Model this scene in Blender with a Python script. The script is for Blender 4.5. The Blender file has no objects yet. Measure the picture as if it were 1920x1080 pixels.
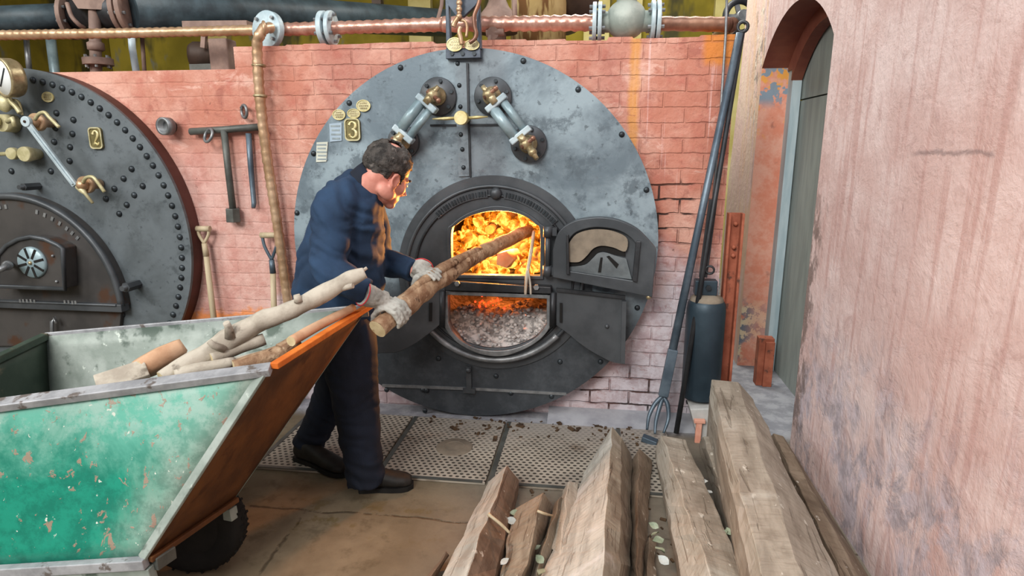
import bpy, bmesh, math, random
from mathutils import Vector, Matrix, noise
random.seed(7)
V = Vector
PI = math.pi
scene = bpy.context.scene
COL = scene.collection

# ---------------------------------------------------------------- camera, world, lights
cam_data = bpy.data.cameras.new('camera')
cam_data.sensor_width = 36.0
cam_data.lens = 36.0 * 1168 / 1920
cam_data.clip_start = 0.05
cam = bpy.data.objects.new('camera', cam_data)
COL.objects.link(cam)
cam.location = (0, 0, 1.62)
cam.rotation_euler = (math.radians(90 - 12.8), 0, math.radians(7.6))
scene.camera = cam

world = bpy.data.worlds.new('daylight')
scene.world = world
world.use_nodes = True
bg = world.node_tree.nodes['Background']
bg.inputs[0].default_value = (0.86, 0.93, 1.0, 1)
bg.inputs[1].default_value = 0.40

def area_light(name, loc, target, size, energy, color):
    l = bpy.data.lights.new(name, 'AREA')
    l.shape = 'RECTANGLE'
    l.size, l.size_y = size
    l.energy = energy
    l.color = color
    o = bpy.data.objects.new(name, l)
    COL.objects.link(o)
    o.location = loc
    o.rotation_euler = (V(target) - V(loc)).to_track_quat('-Z', 'Y').to_euler()
    return o
# unseen key area light for assumed daylight, behind and to the left of the photographer
area_light('assumed_key_light', (-3.2, -6.6, 7.0), (-0.3, 3.2, 1.0), (4.0, 4.0), 1150, (1.0, 0.97, 0.92))
# unseen area light added at the left to brighten the right wall
area_light('side_fill_light', (-6.2, -0.6, 4.4), (1.1, 2.2, 0.9), (3.0, 2.2), 330, (1.0, 0.98, 0.95))
# area light added above the rear gap to brighten the wall strip there
area_light('rear_gap_fill_light', (0.25, 5.6, 4.55), (1.1, 5.0, 1.2), (0.9, 1.8), 130, (1.0, 0.98, 0.92))
# cool area light added overhead, aimed down at the floor
area_light('overhead_fill_light', (0.2, 1.2, 5.2), (0.1, 2.4, 0.0), (2.5, 2.0), 70, (0.9, 0.96, 1.0))
def point_light(name, loc, energy, color, size):
    l = bpy.data.lights.new(name, 'POINT')
    l.energy = energy
    l.color = color
    l.shadow_soft_size = size
    o = bpy.data.objects.new(name, l)
    COL.objects.link(o)
    o.location = loc
    return o
scene.view_settings.view_transform = 'Standard'
scene.view_settings.look = 'None'
scene.view_settings.exposure = -0.05
scene.view_settings.gamma = 1.0
scene.view_settings.use_curve_mapping = False

# ---------------------------------------------------------------- node helpers
def lin(h):
    h = h.lstrip('#')
    c = [int(h[i:i + 2], 16) / 255 for i in (0, 2, 4)]
    return tuple((x / 12.92 if x <= 0.04045 else ((x + 0.055) / 1.055) ** 2.4) for x in c) + (1.0,)

class N:
    def __init__(self, name):
        self.m = bpy.data.materials.new(name)
        self.m.use_nodes = True
        self.t = self.m.node_tree
        self.b = self.t.nodes['Principled BSDF']
        self.b.inputs['Specular IOR Level'].default_value = 0.35
    def n(self, k, **kw):
        x = self.t.nodes.new(k)
        for a, b in kw.items():
            setattr(x, a, b)
        return x
    def put(self, sock, val):
        if isinstance(val, bpy.types.NodeSocket):
            self.t.links.new(val, sock)
        elif isinstance(val, str):
            sock.default_value = lin(val)
        else:
            sock.default_value = val
    def pos(self, st=(1, 1, 1), obj=False):
        v = self.n('ShaderNodeTexCoord').outputs['Object'] if obj else self.n('ShaderNodeNewGeometry').outputs['Position']
        mp = self.n('ShaderNodeMapping')
        self.put(mp.inputs['Vector'], v)
        mp.inputs['Scale'].default_value = st
        return mp.outputs[0]
    def xyz(self, vec=None):
        s = self.n('ShaderNodeSeparateXYZ')
        self.put(s.inputs[0], vec if vec else self.n('ShaderNodeNewGeometry').outputs['Position'])
        return s.outputs
    def comb(self, x, y, z=0.0):
        c = self.n('ShaderNodeCombineXYZ')
        for i, a in enumerate((x, y, z)):
            self.put(c.inputs[i], a)
        return c.outputs[0]
    def math(self, op, a, b=0.0):
        x = self.n('ShaderNodeMath', operation=op)
        self.put(x.inputs[0], a)
        self.put(x.inputs[1], b)
        return x.outputs[0]
    def noise(self, vec, scale, detail=5, rough=0.6, dist=0.0):
        x = self.n('ShaderNodeTexNoise')
        self.put(x.inputs['Vector'], vec)
        x.inputs['Scale'].default_value = scale
        x.inputs['Detail'].default_value = detail
        x.inputs['Roughness'].default_value = rough
        x.inputs['Distortion'].default_value = dist
        return x.outputs[0]
    def ramp(self, x, lo, hi, a=0.0, b=1.0):
        r = self.n('ShaderNodeMapRange', interpolation_type='SMOOTHSTEP')
        self.put(r.inputs[0], x)
        r.inputs[1].default_value = lo
        r.inputs[2].default_value = hi
        r.inputs[3].default_value = a
        r.inputs[4].default_value = b
        return r.outputs[0]
    def mix(self, f, a, b, mode='MIX'):
        x = self.n('ShaderNodeMix', data_type='RGBA', blend_type=mode)
        self.put(x.inputs[0], f)
        self.put(x.inputs[6], a)
        self.put(x.inputs[7], b)
        return x.outputs[2]
    def mul(self, *a):
        r = a[0]
        for q in a[1:]:
            r = self.math('MULTIPLY', r, q)
        return r
    def band(self, x, lo, hi, soft):
        return self.mul(self.ramp(x, lo - soft, lo + soft), self.ramp(x, hi - soft, hi + soft, 1.0, 0.0))
    def fin(self, col, rough=0.6, metal=0.0, height=None, bump=0.3, dist=0.01):
        self.put(self.b.inputs['Base Color'], col)
        self.put(self.b.inputs['Roughness'], rough)
        self.put(self.b.inputs['Metallic'], metal)
        if height is not None:
            bp = self.n('ShaderNodeBump')
            bp.inputs['Strength'].default_value = bump
            bp.inputs['Distance'].default_value = dist
            self.put(bp.inputs['Height'], height)
            self.t.links.new(bp.outputs[0], self.b.inputs['Normal'])
        return self.m

def M(name, c1, c2=None, s=6, rough=0.6, metal=0.0, bump=0.25, bs=None, spots=(), st=(1, 1, 1), obj=False, lo=0.35, hi=0.65, dist=0.004):
    k = N(name)
    p = k.pos(st, obj)
    nz = k.noise(p, s)
    col = k.mix(k.ramp(nz, lo, hi), c1, c2 or c1)
    for (c, sc, a, b, st2) in spots:
        col = k.mix(k.ramp(k.noise(k.pos(st2, obj), sc, 4), a, b), col, c)
    h = k.noise(p, bs or s * 5, 6)
    return k.fin(col, rough, metal, h, bump, dist)

# ---------------------------------------------------------------- mesh helpers
OFF = {}
class MB:
    def __init__(self):
        self.v, self.f, self.sm = [], [], []
    def add(self, vs, fs, smooth=False):
        o = len(self.v)
        self.v += [V(p) for p in vs]
        self.f += [tuple(i + o for i in q) for q in fs]
        self.sm += [smooth] * len(fs)
        return self
    def box(self, c, s, R=None):
        c = V(c)
        vs = []
        for x in (-1, 1):
            for y in (-1, 1):
                for z in (-1, 1):
                    d = V((x * s[0] / 2, y * s[1] / 2, z * s[2] / 2))
                    vs.append(c + (R @ d if R else d))
        return self.add(vs, [(0, 1, 3, 2), (4, 6, 7, 5), (0, 4, 5, 1), (2, 3, 7, 6), (0, 2, 6, 4), (1, 5, 7, 3)])
    def bar(self, a, b, w, h, up=(0, 0, 1)):
        a, b = V(a), V(b)
        d = (b - a).normalized()
        s = d.cross(V(up)).normalized()
        u = s.cross(d)
        vs = [p + s * (w / 2 * i) + u * (h / 2 * j) for p in (a, b) for i, j in ((-1, -1), (1, -1), (1, 1), (-1, 1))]
        return self.add(vs, [(0, 1, 2, 3), (7, 6, 5, 4), (0, 4, 5, 1), (1, 5, 6, 2), (2, 6, 7, 3), (3, 7, 4, 0)])
    def loft(self, secs, caps=True, smooth=True, closed=False):
        n = len(secs[0])
        vs = [p for s in secs for p in s]
        fs = []
        m = len(secs)
        for i in range(m if closed else m - 1):
            a, b = i * n, ((i + 1) % m) * n
            for j in range(n):
                fs.append((a + j, a + (j + 1) % n, b + (j + 1) % n, b + j))
        self.add(vs, fs, smooth)
        if caps and not closed:
            self.add(secs[0], [tuple(range(n))[::-1]], False)
            self.add(secs[-1], [tuple(range(n))], False)
        return self
    def tube(self, path, r, seg=12, caps=True, smooth=True, squash=None, closed=False, wob=0.0, ws=8.0):
        path = [V(p) for p in path]
        n = len(path)
        rr = r if isinstance(r, (list, tuple)) else [r] * n
        secs = []
        prev = None
        for i, p in enumerate(path):
            if closed:
                d = (path[(i + 1) % n] - path[i - 1])
            else:
                d = path[min(i + 1, n - 1)] - path[max(i - 1, 0)]
            d.normalize()
            if prev is None:
                up = V((0, 0, 1)) if abs(d.z) < 0.9 else V((0, 1, 0))
                s = d.cross(up).normalized()
            else:
                s = (prev - d * prev.dot(d)).normalized()
            prev = s
            u = s.cross(d)
            sec = []
            for k in range(seg):
                a = 2 * PI * k / seg
                q = s * math.cos(a) * rr[i] + u * math.sin(a) * rr[i] * (squash or 1)
                if wob:
                    q *= 1 + wob * noise.noise((p + q) * ws)
                sec.append(p + q)
            secs.append(sec)
        return self.loft(secs, caps, smooth, closed)
    def cyl(self, a, b, r, r2=None, seg=20, smooth=True):
        return self.tube([a, b], [r, r if r2 is None else r2], seg, True, smooth)
    def lathe(self, prof, o, axis, seg=24, smooth=True):
        # prof: (radius, height along the axis)
        o, d = V(o), V(axis).normalized()
        up = V((0, 0, 1)) if abs(d.z) < 0.9 else V((1, 0, 0))
        s = d.cross(up).normalized()
        u = s.cross(d)
        secs = [[o + d * h + (s * math.cos(2 * PI * k / seg) + u * math.sin(2 * PI * k / seg)) * max(r, 1e-4) for k in range(seg)] for r, h in prof]
        return self.loft(secs, True, smooth)
    def ball(self, c, r, R=None, seg=16, rings=10):
        c = V(c)
        r = r if isinstance(r, (tuple, list)) else (r, r, r)
        secs = []
        for i in range(rings + 1):
            t = -PI / 2 + PI * i / rings
            t = max(-PI / 2 + 0.02, min(PI / 2 - 0.02, t))
            sec = []
            for k in range(seg):
                a = 2 * PI * k / seg
                d = V((r[0] * math.cos(t) * math.cos(a), r[1] * math.cos(t) * math.sin(a), r[2] * math.sin(t)))
                sec.append(c + (R @ d if R else d))
            secs.append(sec)
        return self.loft(secs, True, True)
    def torus(self, c, axis, R, r, seg=32, sec=10):
        c, d = V(c), V(axis).normalized()
        up = V((0, 0, 1)) if abs(d.z) < 0.9 else V((1, 0, 0))
        s = d.cross(up).normalized()
        u = s.cross(d)
        return self.tube([c + (s * math.cos(2 * PI * k / seg) + u * math.sin(2 * PI * k / seg)) * R for k in range(seg)], r, sec, False, True, None, True)
    def prism(self, poly, y0, y1):
        # polygon in X,Z pushed along Y
        n = len(poly)
        vs = [V((x, y0, z)) for x, z in poly] + [V((x, y1, z)) for x, z in poly]
        fs = [tuple(range(n)), tuple(range(n, 2 * n))[::-1]] + [(i, (i + 1) % n, n + (i + 1) % n, n + i) for i in range(n)]
        return self.add(vs, fs)
    def holed(self, outer, holes, d0, d1, fn=lambda a, b, d: (a, d, b)):
        bm = bmesh.new()
        loops = []
        for lp in [outer] + list(holes):
            vs = [bm.verts.new(V(fn(a, b, d0))) for a, b in lp]
            for i in range(len(vs)):
                bm.edges.new((vs[i], vs[(i + 1) % len(vs)]))
            loops.append(vs)
        bm.verts.index_update()
        bmesh.ops.triangle_fill(bm, use_beauty=True, use_dissolve=False, edges=bm.edges[:])
        bm.verts.index_update()
        tri = [tuple(v.index for v in f.verts) for f in bm.faces]
        flat = [(a, b) for lp in [outer] + list(holes) for a, b in lp]
        bm.free()
        n = len(flat)
        vs = [fn(a, b, d0) for a, b in flat] + [fn(a, b, d1) for a, b in flat]
        fs = list(tri) + [tuple(i + n for i in t)[::-1] for t in tri]
        o = 0
        for lp in [outer] + list(holes):
            k = len(lp)
            fs += [(o + i, o + (i + 1) % k, n + o + (i + 1) % k, n + o + i) for i in range(k)]
            o += k
        return self.add(vs, fs)
    def build(self, name, mat, parent=None, bevel=0.0, origin=None, auto=None, raw=False):
        off = V(OFF[parent.name]) if parent else V((0, 0, 0))
        if origin is not None:
            off0 = V(origin)
        else:
            off0 = off
        me = bpy.data.meshes.new(name)
        me.from_pydata([tuple(p - off0) for p in self.v], [], self.f)
        bm = bmesh.new()
        bm.from_mesh(me)
        for f, s in zip(bm.faces, self.sm):
            f.smooth = s
        if not raw:
            bmesh.ops.remove_doubles(bm, verts=bm.verts, dist=1e-5)
        bmesh.ops.recalc_face_normals(bm, faces=bm.faces)
        bm.to_mesh(me)
        bm.free()
        me.materials.append(mat)
        o = bpy.data.objects.new(name, me)
        COL.objects.link(o)
        o.location = off0 - off
        if parent:
            o.parent = parent
        OFF[o.name] = off0
        if bevel:
            md = o.modifiers.new('bevel', 'BEVEL')
            md.width = bevel
            md.segments = 2
            md.limit_method = 'ANGLE'
            md.angle_limit = math.radians(40)
        return o

def remeshed(mb, voxel, smooth=6, disp=None):
    # one continuous surface from overlapping shapes
    me = bpy.data.meshes.new('tmp')
    me.from_pydata([tuple(p) for p in mb.v], [], mb.f)
    bm = bmesh.new()
    bm.from_mesh(me)
    bmesh.ops.remove_doubles(bm, verts=bm.verts, dist=1e-5)
    bmesh.ops.recalc_face_normals(bm, faces=bm.faces)
    bm.to_mesh(me)
    bm.free()
    o = bpy.data.objects.new('tmp', me)
    COL.objects.link(o)
    r = o.modifiers.new('r', 'REMESH')
    r.mode = 'VOXEL'
    r.voxel_size = voxel
    if smooth:
        s = o.modifiers.new('s', 'SMOOTH')
        s.iterations = smooth
        s.factor = 0.5
    dg = bpy.context.evaluated_depsgraph_get()
    dg.update()
    ev = o.evaluated_get(dg)
    m2 = ev.to_mesh()
    out = MB()
    nor = [v.normal.copy() for v in m2.vertices]
    vs = [v.co.copy() for v in m2.vertices]
    if disp:
        vs = [p + q * disp(p, q) for p, q in zip(vs, nor)]
    out.add(vs, [tuple(f.vertices) for f in m2.polygons], True)
    ev.to_mesh_clear()
    bpy.data.objects.remove(o)
    bpy.data.meshes.remove(me)
    return out

def tag(o, label=None, cat=None, group=None, kind=None):
    if label: o['label'] = label
    if cat: o['category'] = cat
    if group: o['group'] = group
    if kind: o['kind'] = kind
    return o
def empty(name, loc, label=None, cat=None, group=None, kind=None):
    o = bpy.data.objects.new(name, None)
    o.empty_display_size = 0.1
    COL.objects.link(o)
    o.location = loc
    OFF[o.name] = V(loc)
    return tag(o, label, cat, group, kind)
def inst(src, pos, parent, rot=None, scale=None):
    o = src.copy()
    COL.objects.link(o)
    o.parent = parent
    o.location = V(pos) - V(OFF[parent.name])
    if rot: o.rotation_euler = rot
    if scale: o.scale = scale
    OFF[o.name] = V(pos)
    return o
def circ(cx, cz, r, n=64, a0=0.0, a1=2 * PI):
    full = abs(a1 - a0 - 2 * PI) < 1e-6
    k = n if full else n + 1
    return [(cx + r * math.cos(a0 + (a1 - a0) * i / n), cz + r * math.sin(a0 + (a1 - a0) * i / n)) for i in range(k)]
def bez(pts, n=8):
    # smooth curve through the points
    pts = [V(p) for p in pts]
    out = []
    for i in range(len(pts) - 1):
        p0, p1, p2, p3 = pts[max(i - 1, 0)], pts[i], pts[i + 1], pts[min(i + 2, len(pts) - 1)]
        for k in range(n):
            t = k / n
            out.append(0.5 * ((2 * p1) + (p2 - p0) * t + (2 * p0 - 5 * p1 + 4 * p2 - p3) * t * t + (3 * p1 - p0 - 3 * p2 + p3) * t ** 3))
    out.append(pts[-1])
    return out
def lerp(a, b, t): return a + (b - a) * t
def rads(vals, n):
    # resample radii along a bez() path
    m = len(vals) - 1
    return [lerp(vals[min(int(i / n), m - 1)], vals[min(int(i / n), m - 1) + 1], i / n - min(int(i / n), m - 1)) for i in range(m * n + 1)]

# ---------------------------------------------------------------- materials
def brick_mat():
    k = N('painted_brick')
    x, y, z = k.xyz()
    p = k.pos()
    wob = k.noise(p, 3.0, 3)
    wob2 = k.noise(p, 16.0, 3)
    zz = k.math('ADD', z, k.math('ADD', k.mul(k.math('SUBTRACT', wob, 0.5), 0.03), k.mul(k.math('SUBTRACT', wob2, 0.5), 0.014)))
    bt = k.n('ShaderNodeTexBrick')
    k.put(bt.inputs['Vector'], k.comb(x, zz))
    for nm, val in (('Scale', 1.0), ('Mortar Size', 0.007), ('Mortar Smooth', 0.6), ('Bias', 0.0), ('Brick Width', 0.235), ('Row Height', 0.083)):
        bt.inputs[nm].default_value = val
    bt.inputs['Color1'].default_value = (0, 0, 0, 1)
    bt.inputs['Color2'].default_value = (1, 1, 1, 1)
    bt.inputs['Mortar'].default_value = (0.5, 0.5, 0.5, 1)
    mort = bt.outputs['Fac']
    n1 = k.noise(p, 2.6, 6, 0.65)
    n2 = k.noise(p, 9.0, 6, 0.7)
    col = k.mix(k.ramp(n1, 0.36, 0.64), '#B57663', '#D0A08F')
    col = k.mix(k.mul(k.ramp(n2, 0.5, 0.72), 0.75), col, '#B0685A')
    col = k.mix(k.mul(k.ramp(k.noise(p, 5.0, 5, 0.7, 0.6), 0.56, 0.68), 0.6), col, '#94574C')
    col = k.mix(k.mul(k.ramp(k.noise(k.pos((1, 1, 1.6)), 3.6, 6, 0.7, 0.8), 0.57, 0.66), 0.6), col, '#DDB6A8')
    dkp = k.mul(k.ramp(k.noise(p, 1.7, 5, 0.6, 0.3), 0.50, 0.62), k.ramp(z, 1.5, 1.8))
    col = k.mix(k.mul(dkp, 0.55), col, '#9E5F53')
    # smooth pale rose paint on the left part
    left = k.ramp(x, -2.0, -1.7, 1.0, 0.0)
    low = k.ramp(k.math('ADD', z, k.mul(n1, 0.5)), 1.55, 2.0, 1.0, 0.0)
    col = k.mix(k.mul(left, low, 0.75), col, k.mix(k.ramp(n2, 0.4, 0.65), '#D3AEA6', '#C2938A'))
    # whitewashed lower right corner beside the boiler
    rl = k.mul(k.ramp(x, 0.0, 0.2), k.ramp(k.math('ADD', z, k.mul(k.math('SUBTRACT', n1, 0.5), 0.9)), 0.65, 1.15, 1.0, 0.0))
    col = k.mix(k.mul(rl, 0.9), col, k.mix(k.ramp(n2, 0.42, 0.6), '#CFC9D0', '#B5A6AD'))
    bw = k.mul(k.ramp(x, -2.0, -1.7), k.ramp(k.math('ADD', z, k.mul(k.math('SUBTRACT', n1, 0.5), 0.35)), 0.20, 0.40, 1.0, 0.0))
    col = k.mix(k.mul(bw, 0.85), col, k.mix(k.ramp(n2, 0.42, 0.6), '#C6BFC6', '#AFA1A6'))
    # chalky drips running down on the right
    dr = k.mul(k.ramp(k.noise(k.pos((14, 1, 0.35)), 2.2, 3), 0.58, 0.68), k.ramp(x, 0.05, 0.2), k.ramp(z, 1.1, 1.7))
    col = k.mix(k.mul(dr, 0.65), col, '#E2BDB8')
    # rusty runs
    xw = k.math('ADD', x, k.mul(k.math('SUBTRACT', n2, 0.5), 0.05))
    run = k.mul(k.band(xw, 0.165, 0.215, 0.015), k.ramp(z, 1.45, 1.6))
    col = k.mix(k.mul(run, 0.75), col, '#CE9148')
    oc = k.mul(k.ramp(xw, 0.53, 0.57), k.ramp(k.math('ADD', z, k.mul(n2, 0.1)), 2.06, 2.12))
    col = k.mix(oc, col, '#C97C3A')
    ol = k.mul(k.band(xw, -2.75, -1.98, 0.06), k.ramp(k.math('ADD', z, k.mul(k.math('SUBTRACT', n2, 0.5), 0.30)), 0.56, 0.62, 1.0, 0.0))
    col = k.mix(k.mul(ol, 0.85), col, '#DB8440')
    wl = k.mul(k.band(xw, -2.0, -1.4, 0.1), k.ramp(k.math('ADD', z, k.mul(k.math('SUBTRACT', n1, 0.5), 0.5)), 0.68, 0.8, 1.0, 0.0))
    col = k.mix(k.mul(wl, 0.8), col, '#E5DDE4')
    gr = k.mul(k.ramp(k.noise(k.pos((1, 1, 1.4)), 11, 7, 0.78, 0.5), 0.54, 0.66), k.ramp(x, -2.1, -1.7, 0.45, 1.0))
    col = k.mix(k.mul(gr, 0.5), col, '#8E5246')
    pit = k.mul(k.ramp(k.noise(p, 34, 3, 0.6), 0.68, 0.72), k.ramp(k.noise(p, 3.2, 3), 0.46, 0.58))
    col = k.mix(k.mul(pit, 0.7), col, '#5E3A34')
    # open joints where the paint and mortar have gone, right of the big boiler
    bare = k.math('MAXIMUM', k.mul(k.band(xw, 0.3, 0.545, 0.02), k.band(z, 1.08, 1.42, 0.03)),
                  k.mul(k.band(xw, -0.1, 0.45, 0.03), k.band(z, 0.04, 0.30, 0.03)))
    opn = k.mul(bare, k.ramp(mort, 0.45, 0.8), k.ramp(k.noise(p, 6.0, 2), 0.4, 0.5))
    col = k.mix(k.mul(opn, 0.95), col, '#2A2320')
    jm = k.mul(k.ramp(mort, 0.3, 0.9), k.ramp(k.noise(p, 4.5, 4), 0.42, 0.6), k.ramp(x, -2.0, -1.6, 0.25, 1.0))
    col = k.mix(k.mul(jm, 0.3), col, '#7E4A40')
    deep = k.math('ADD', 0.45, k.mul(bare, 2.5))
    h = k.math('SUBTRACT', k.mul(k.noise(p, 40, 5), 0.35), k.mul(mort, deep, k.ramp(x, -2.0, -1.6, 0.35, 1.0)))
    h = k.math('ADD', h, k.mul(n2, 0.8))
    return k.fin(col, 0.75, 0.0, h, 0.75, 0.014)

def plaster_mat():
    k = N('pink_plaster')
    x, y, z = k.xyz()
    p = k.pos()
    n1 = k.noise(p, 2.2, 6, 0.65)
    n2 = k.noise(p, 7.0, 6, 0.7, 0.5)
    col = k.mix(k.ramp(n1, 0.35, 0.65), '#CBADA8', '#DEC9C6')
    st = k.noise(k.pos((1, 9, 0.7)), 2.2, 4, 0.6)
    col = k.mix(k.mul(k.ramp(st, 0.48, 0.66), 0.65), col, '#BC9690')
    col = k.mix(k.mul(k.ramp(n2, 0.55, 0.7), 0.5), col, '#B08E8A')
    zz = k.math('ADD', z, k.mul(k.math('SUBTRACT', n2, 0.5), 1.3))
    grey = k.mul(k.ramp(zz, 0.35, 0.95, 1.0, 0.0), k.ramp(k.noise(k.pos((1, 1, 0.8)), 4.2, 6, 0.7, 0.8), 0.42, 0.58))
    col = k.mix(k.mul(grey, 0.8), col, k.mix(k.ramp(k.noise(p, 12, 4), 0.4, 0.6), '#8F8A93', '#BDB4BE'))
    dk = k.mul(k.ramp(k.noise(k.pos((1, 2.2, 0.8)), 3.4, 6, 0.75, 0.5), 0.62, 0.72), k.ramp(y, 1.0, 3.0, 1.0, 0.6))
    col = k.mix(k.mul(dk, 0.6), col, '#7E605E')
    far = k.ramp(y, 4.7, 4.75)  # far strip painted lighter to make up for weak light there
    col = k.mix(k.mul(far, 0.8), col, k.mix(k.ramp(k.noise(k.pos((1, 6, 0.6)), 3, 5), 0.42, 0.58), '#E0C2B8', '#E3CCB6'))
    yw = k.math('ADD', y, k.mul(k.math('SUBTRACT', n2, 0.5), 0.5))
    jamb = k.mul(k.ramp(yw, 3.14, 3.26), k.ramp(y, 3.36, 3.4, 1.0, 0.0), k.ramp(k.noise(k.pos((1, 1, 0.6)), 6, 5, 0.7), 0.46, 0.56), k.ramp(z, 1.2, 1.6, 1.0, 0.0))
    col = k.mix(k.mul(jamb, 0.8), col, '#6E5E58')
    peel = k.mul(k.ramp(yw, 4.9, 5.0, 1.0, 0.0), k.ramp(y, 4.6, 4.66), k.ramp(z, 1.6, 1.9), k.ramp(k.noise(p, 9, 4, 0.7), 0.48, 0.54))
    col = k.mix(k.mul(peel, 0.8), col, k.mix(k.ramp(k.noise(p, 14, 3), 0.46, 0.54), '#E2DACB', '#8A8078'))
    # darker old patches high up and the long crack at mid height
    crack = k.mul(k.band(k.math('ADD', z, k.mul(k.math('SUBTRACT', n2, 0.5), 0.06)), 1.592, 1.606, 0.006), k.ramp(k.noise(p, 3.0, 2), 0.42, 0.5), k.ramp(y, 2.35, 2.45, 1.0, 0.0))
    col = k.mix(k.mul(crack, 0.6), col, '#7E6C6C')
    # peeled paint around the arch: ochre, pale blue, white, close to the opening
    edge = k.band(y, 4.62, 5.1, 0.05)
    col = k.mix(k.mul(edge, k.ramp(k.noise(k.pos((1, 3, 0.5)), 4, 4), 0.5, 0.56), 0.7), col, '#DDB89A')
    h = k.math('ADD', k.mul(n2, 1.0), k.math('ADD', k.mul(k.noise(p, 30, 6), 0.5), k.mul(grey, -0.25)))
    return k.fin(col, 0.7, 0.0, h, 0.6, 0.012)

def reveal_mat():
    k = N('salmon_reveal_paint')
    x, y, z = k.xyz()
    p = k.pos()
    n2 = k.noise(p, 6, 6, 0.7)
    col = k.mix(k.ramp(n2, 0.38, 0.62), '#DA8C72', '#E2A994')
    col = k.mix(k.mul(k.ramp(k.noise(p, 4.5, 5), 0.6, 0.7), 0.7), col, '#8A5A50')
    top = k.mul(k.ramp(z, 1.55, 1.85), k.ramp(k.noise(p, 5, 4), 0.44, 0.5))
    col = k.mix(top, col, '#E3A24C')
    m2 = k.mul(k.ramp(z, 1.86, 1.95), k.ramp(k.noise(p, 9, 3), 0.48, 0.52))
    col = k.mix(m2, col, '#8494A2')
    lowp = k.mul(k.band(z, 0.05, 0.5, 0.08), k.ramp(x, 1.1, 1.22, 1.0, 0.35))
    flk = k.mix(k.ramp(k.noise(p, 16, 4, 0.7), 0.46, 0.52), '#E5D5B4', '#74808C')
    col = k.mix(k.mul(lowp, k.ramp(k.noise(p, 5, 4), 0.4, 0.5)), col, flk)
    return k.fin(col, 0.7, 0, k.noise(p, 25, 6), 0.5, 0.01)

def plate_mat(name, a, b, dark, spots=1.0, rough=0.5):
    k = N(name)
    p = k.pos()
    n1 = k.noise(p, 2.4, 6, 0.65, 0.4)
    n2 = k.noise(p, 7.5, 6, 0.75)
    col = k.mix(k.ramp(n1, 0.36, 0.62), a, b)
    col = k.mix(k.mul(k.ramp(n2, 0.52, 0.66), 0.75), col, dark)
    sp = k.ramp(k.noise(p, 26, 3, 0.5), 0.64, 0.70)
    col = k.mix(k.mul(sp, 0.6 * spots), col, '#3B4247')
    h = k.math('ADD', k.mul(n2, 0.6), k.mul(k.noise(p, 50, 4), 0.3))
    return k.fin(col, rough, 0.15, h, 0.25, 0.006)

def plate3_mat():
    k = N('blue_grey_boiler_plate')
    x, y, z = k.xyz()
    p = k.pos()
    n1 = k.noise(p, 2.3, 6, 0.65, 0.4)
    n2 = k.noise(p, 7.5, 6, 0.75)
    pale = k.mix(k.ramp(n1, 0.36, 0.62), '#63717A', '#8D9DA5')
    pale = k.mix(k.mul(k.ramp(n2, 0.5, 0.64), 0.85), pale, '#56626A')
    pale = k.mix(k.mul(k.ramp(k.noise(p, 24, 3, 0.5), 0.63, 0.69), 0.6), pale, '#3D454B')
    # the plate turns darker towards the bottom
    blk = k.mix(k.ramp(n2, 0.4, 0.65), '#3A3F44', '#4A4F54')
    zz = k.math('ADD', z, k.mul(k.math('SUBTRACT', n1, 0.5), 0.35))
    side = k.mul(k.ramp(x, -0.4, 0.0), 0.22)
    col = k.mix(k.ramp(k.math('ADD', zz, side), 0.66, 0.98), blk, pale)
    mid = k.mul(k.band(x, -0.78, -0.5, 0.05), k.ramp(z, 1.25, 1.5), 0.55)
    col = k.mix(mid, col, '#565A60')
    h = k.math('ADD', k.mul(n2, 0.6), k.mul(k.noise(p, 50, 4), 0.3))
    return k.fin(col, 0.45, 0.2, h, 0.25, 0.006)

def grate_mat():
    k = N('perforated_iron_plate')
    x, y, z = k.xyz()
    p = k.pos()
    pit = 0.033
    row = k.math('FLOOR', k.math('DIVIDE', y, pit * 0.8))
    xs = k.math('ADD', k.math('DIVIDE', x, pit), k.mul(k.math('MODULO', row, 2.0), 0.5))
    fx = k.math('SUBTRACT', k.math('FRACT', xs), 0.5)
    fy = k.math('SUBTRACT', k.math('FRACT', k.math('DIVIDE', y, pit * 0.8)), 0.5)
    d = k.math('SQRT', k.math('ADD', k.mul(fx, fx), k.mul(fy, fy)))
    hole = k.ramp(d, 0.24, 0.33, 1.0, 0.0)
    n1 = k.noise(p, 3.2, 5)
    dust = k.mul(k.ramp(k.math('ADD', y, k.mul(k.math('SUBTRACT', n1, 0.5), 0.7)), 3.05, 3.4), k.ramp(x, -1.0, -0.7))
    hole = k.mul(hole, k.math('SUBTRACT', 1.0, k.mul(dust, 0.75)))
    col = k.mix(k.ramp(n1, 0.4, 0.62), '#9A9286', '#B0A799')
    col = k.mix(k.mul(k.ramp(k.noise(p, 5, 5), 0.58, 0.7), 0.6), col, '#6E5C4C')
    col = k.mix(dust, col, '#9A948C')
    col = k.mix(k.mul(hole, 0.92), col, '#26231F')
    return k.fin(col, 0.6, 0.1, k.math('MULTIPLY', hole, -1.0), 0.5, 0.01)

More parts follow.
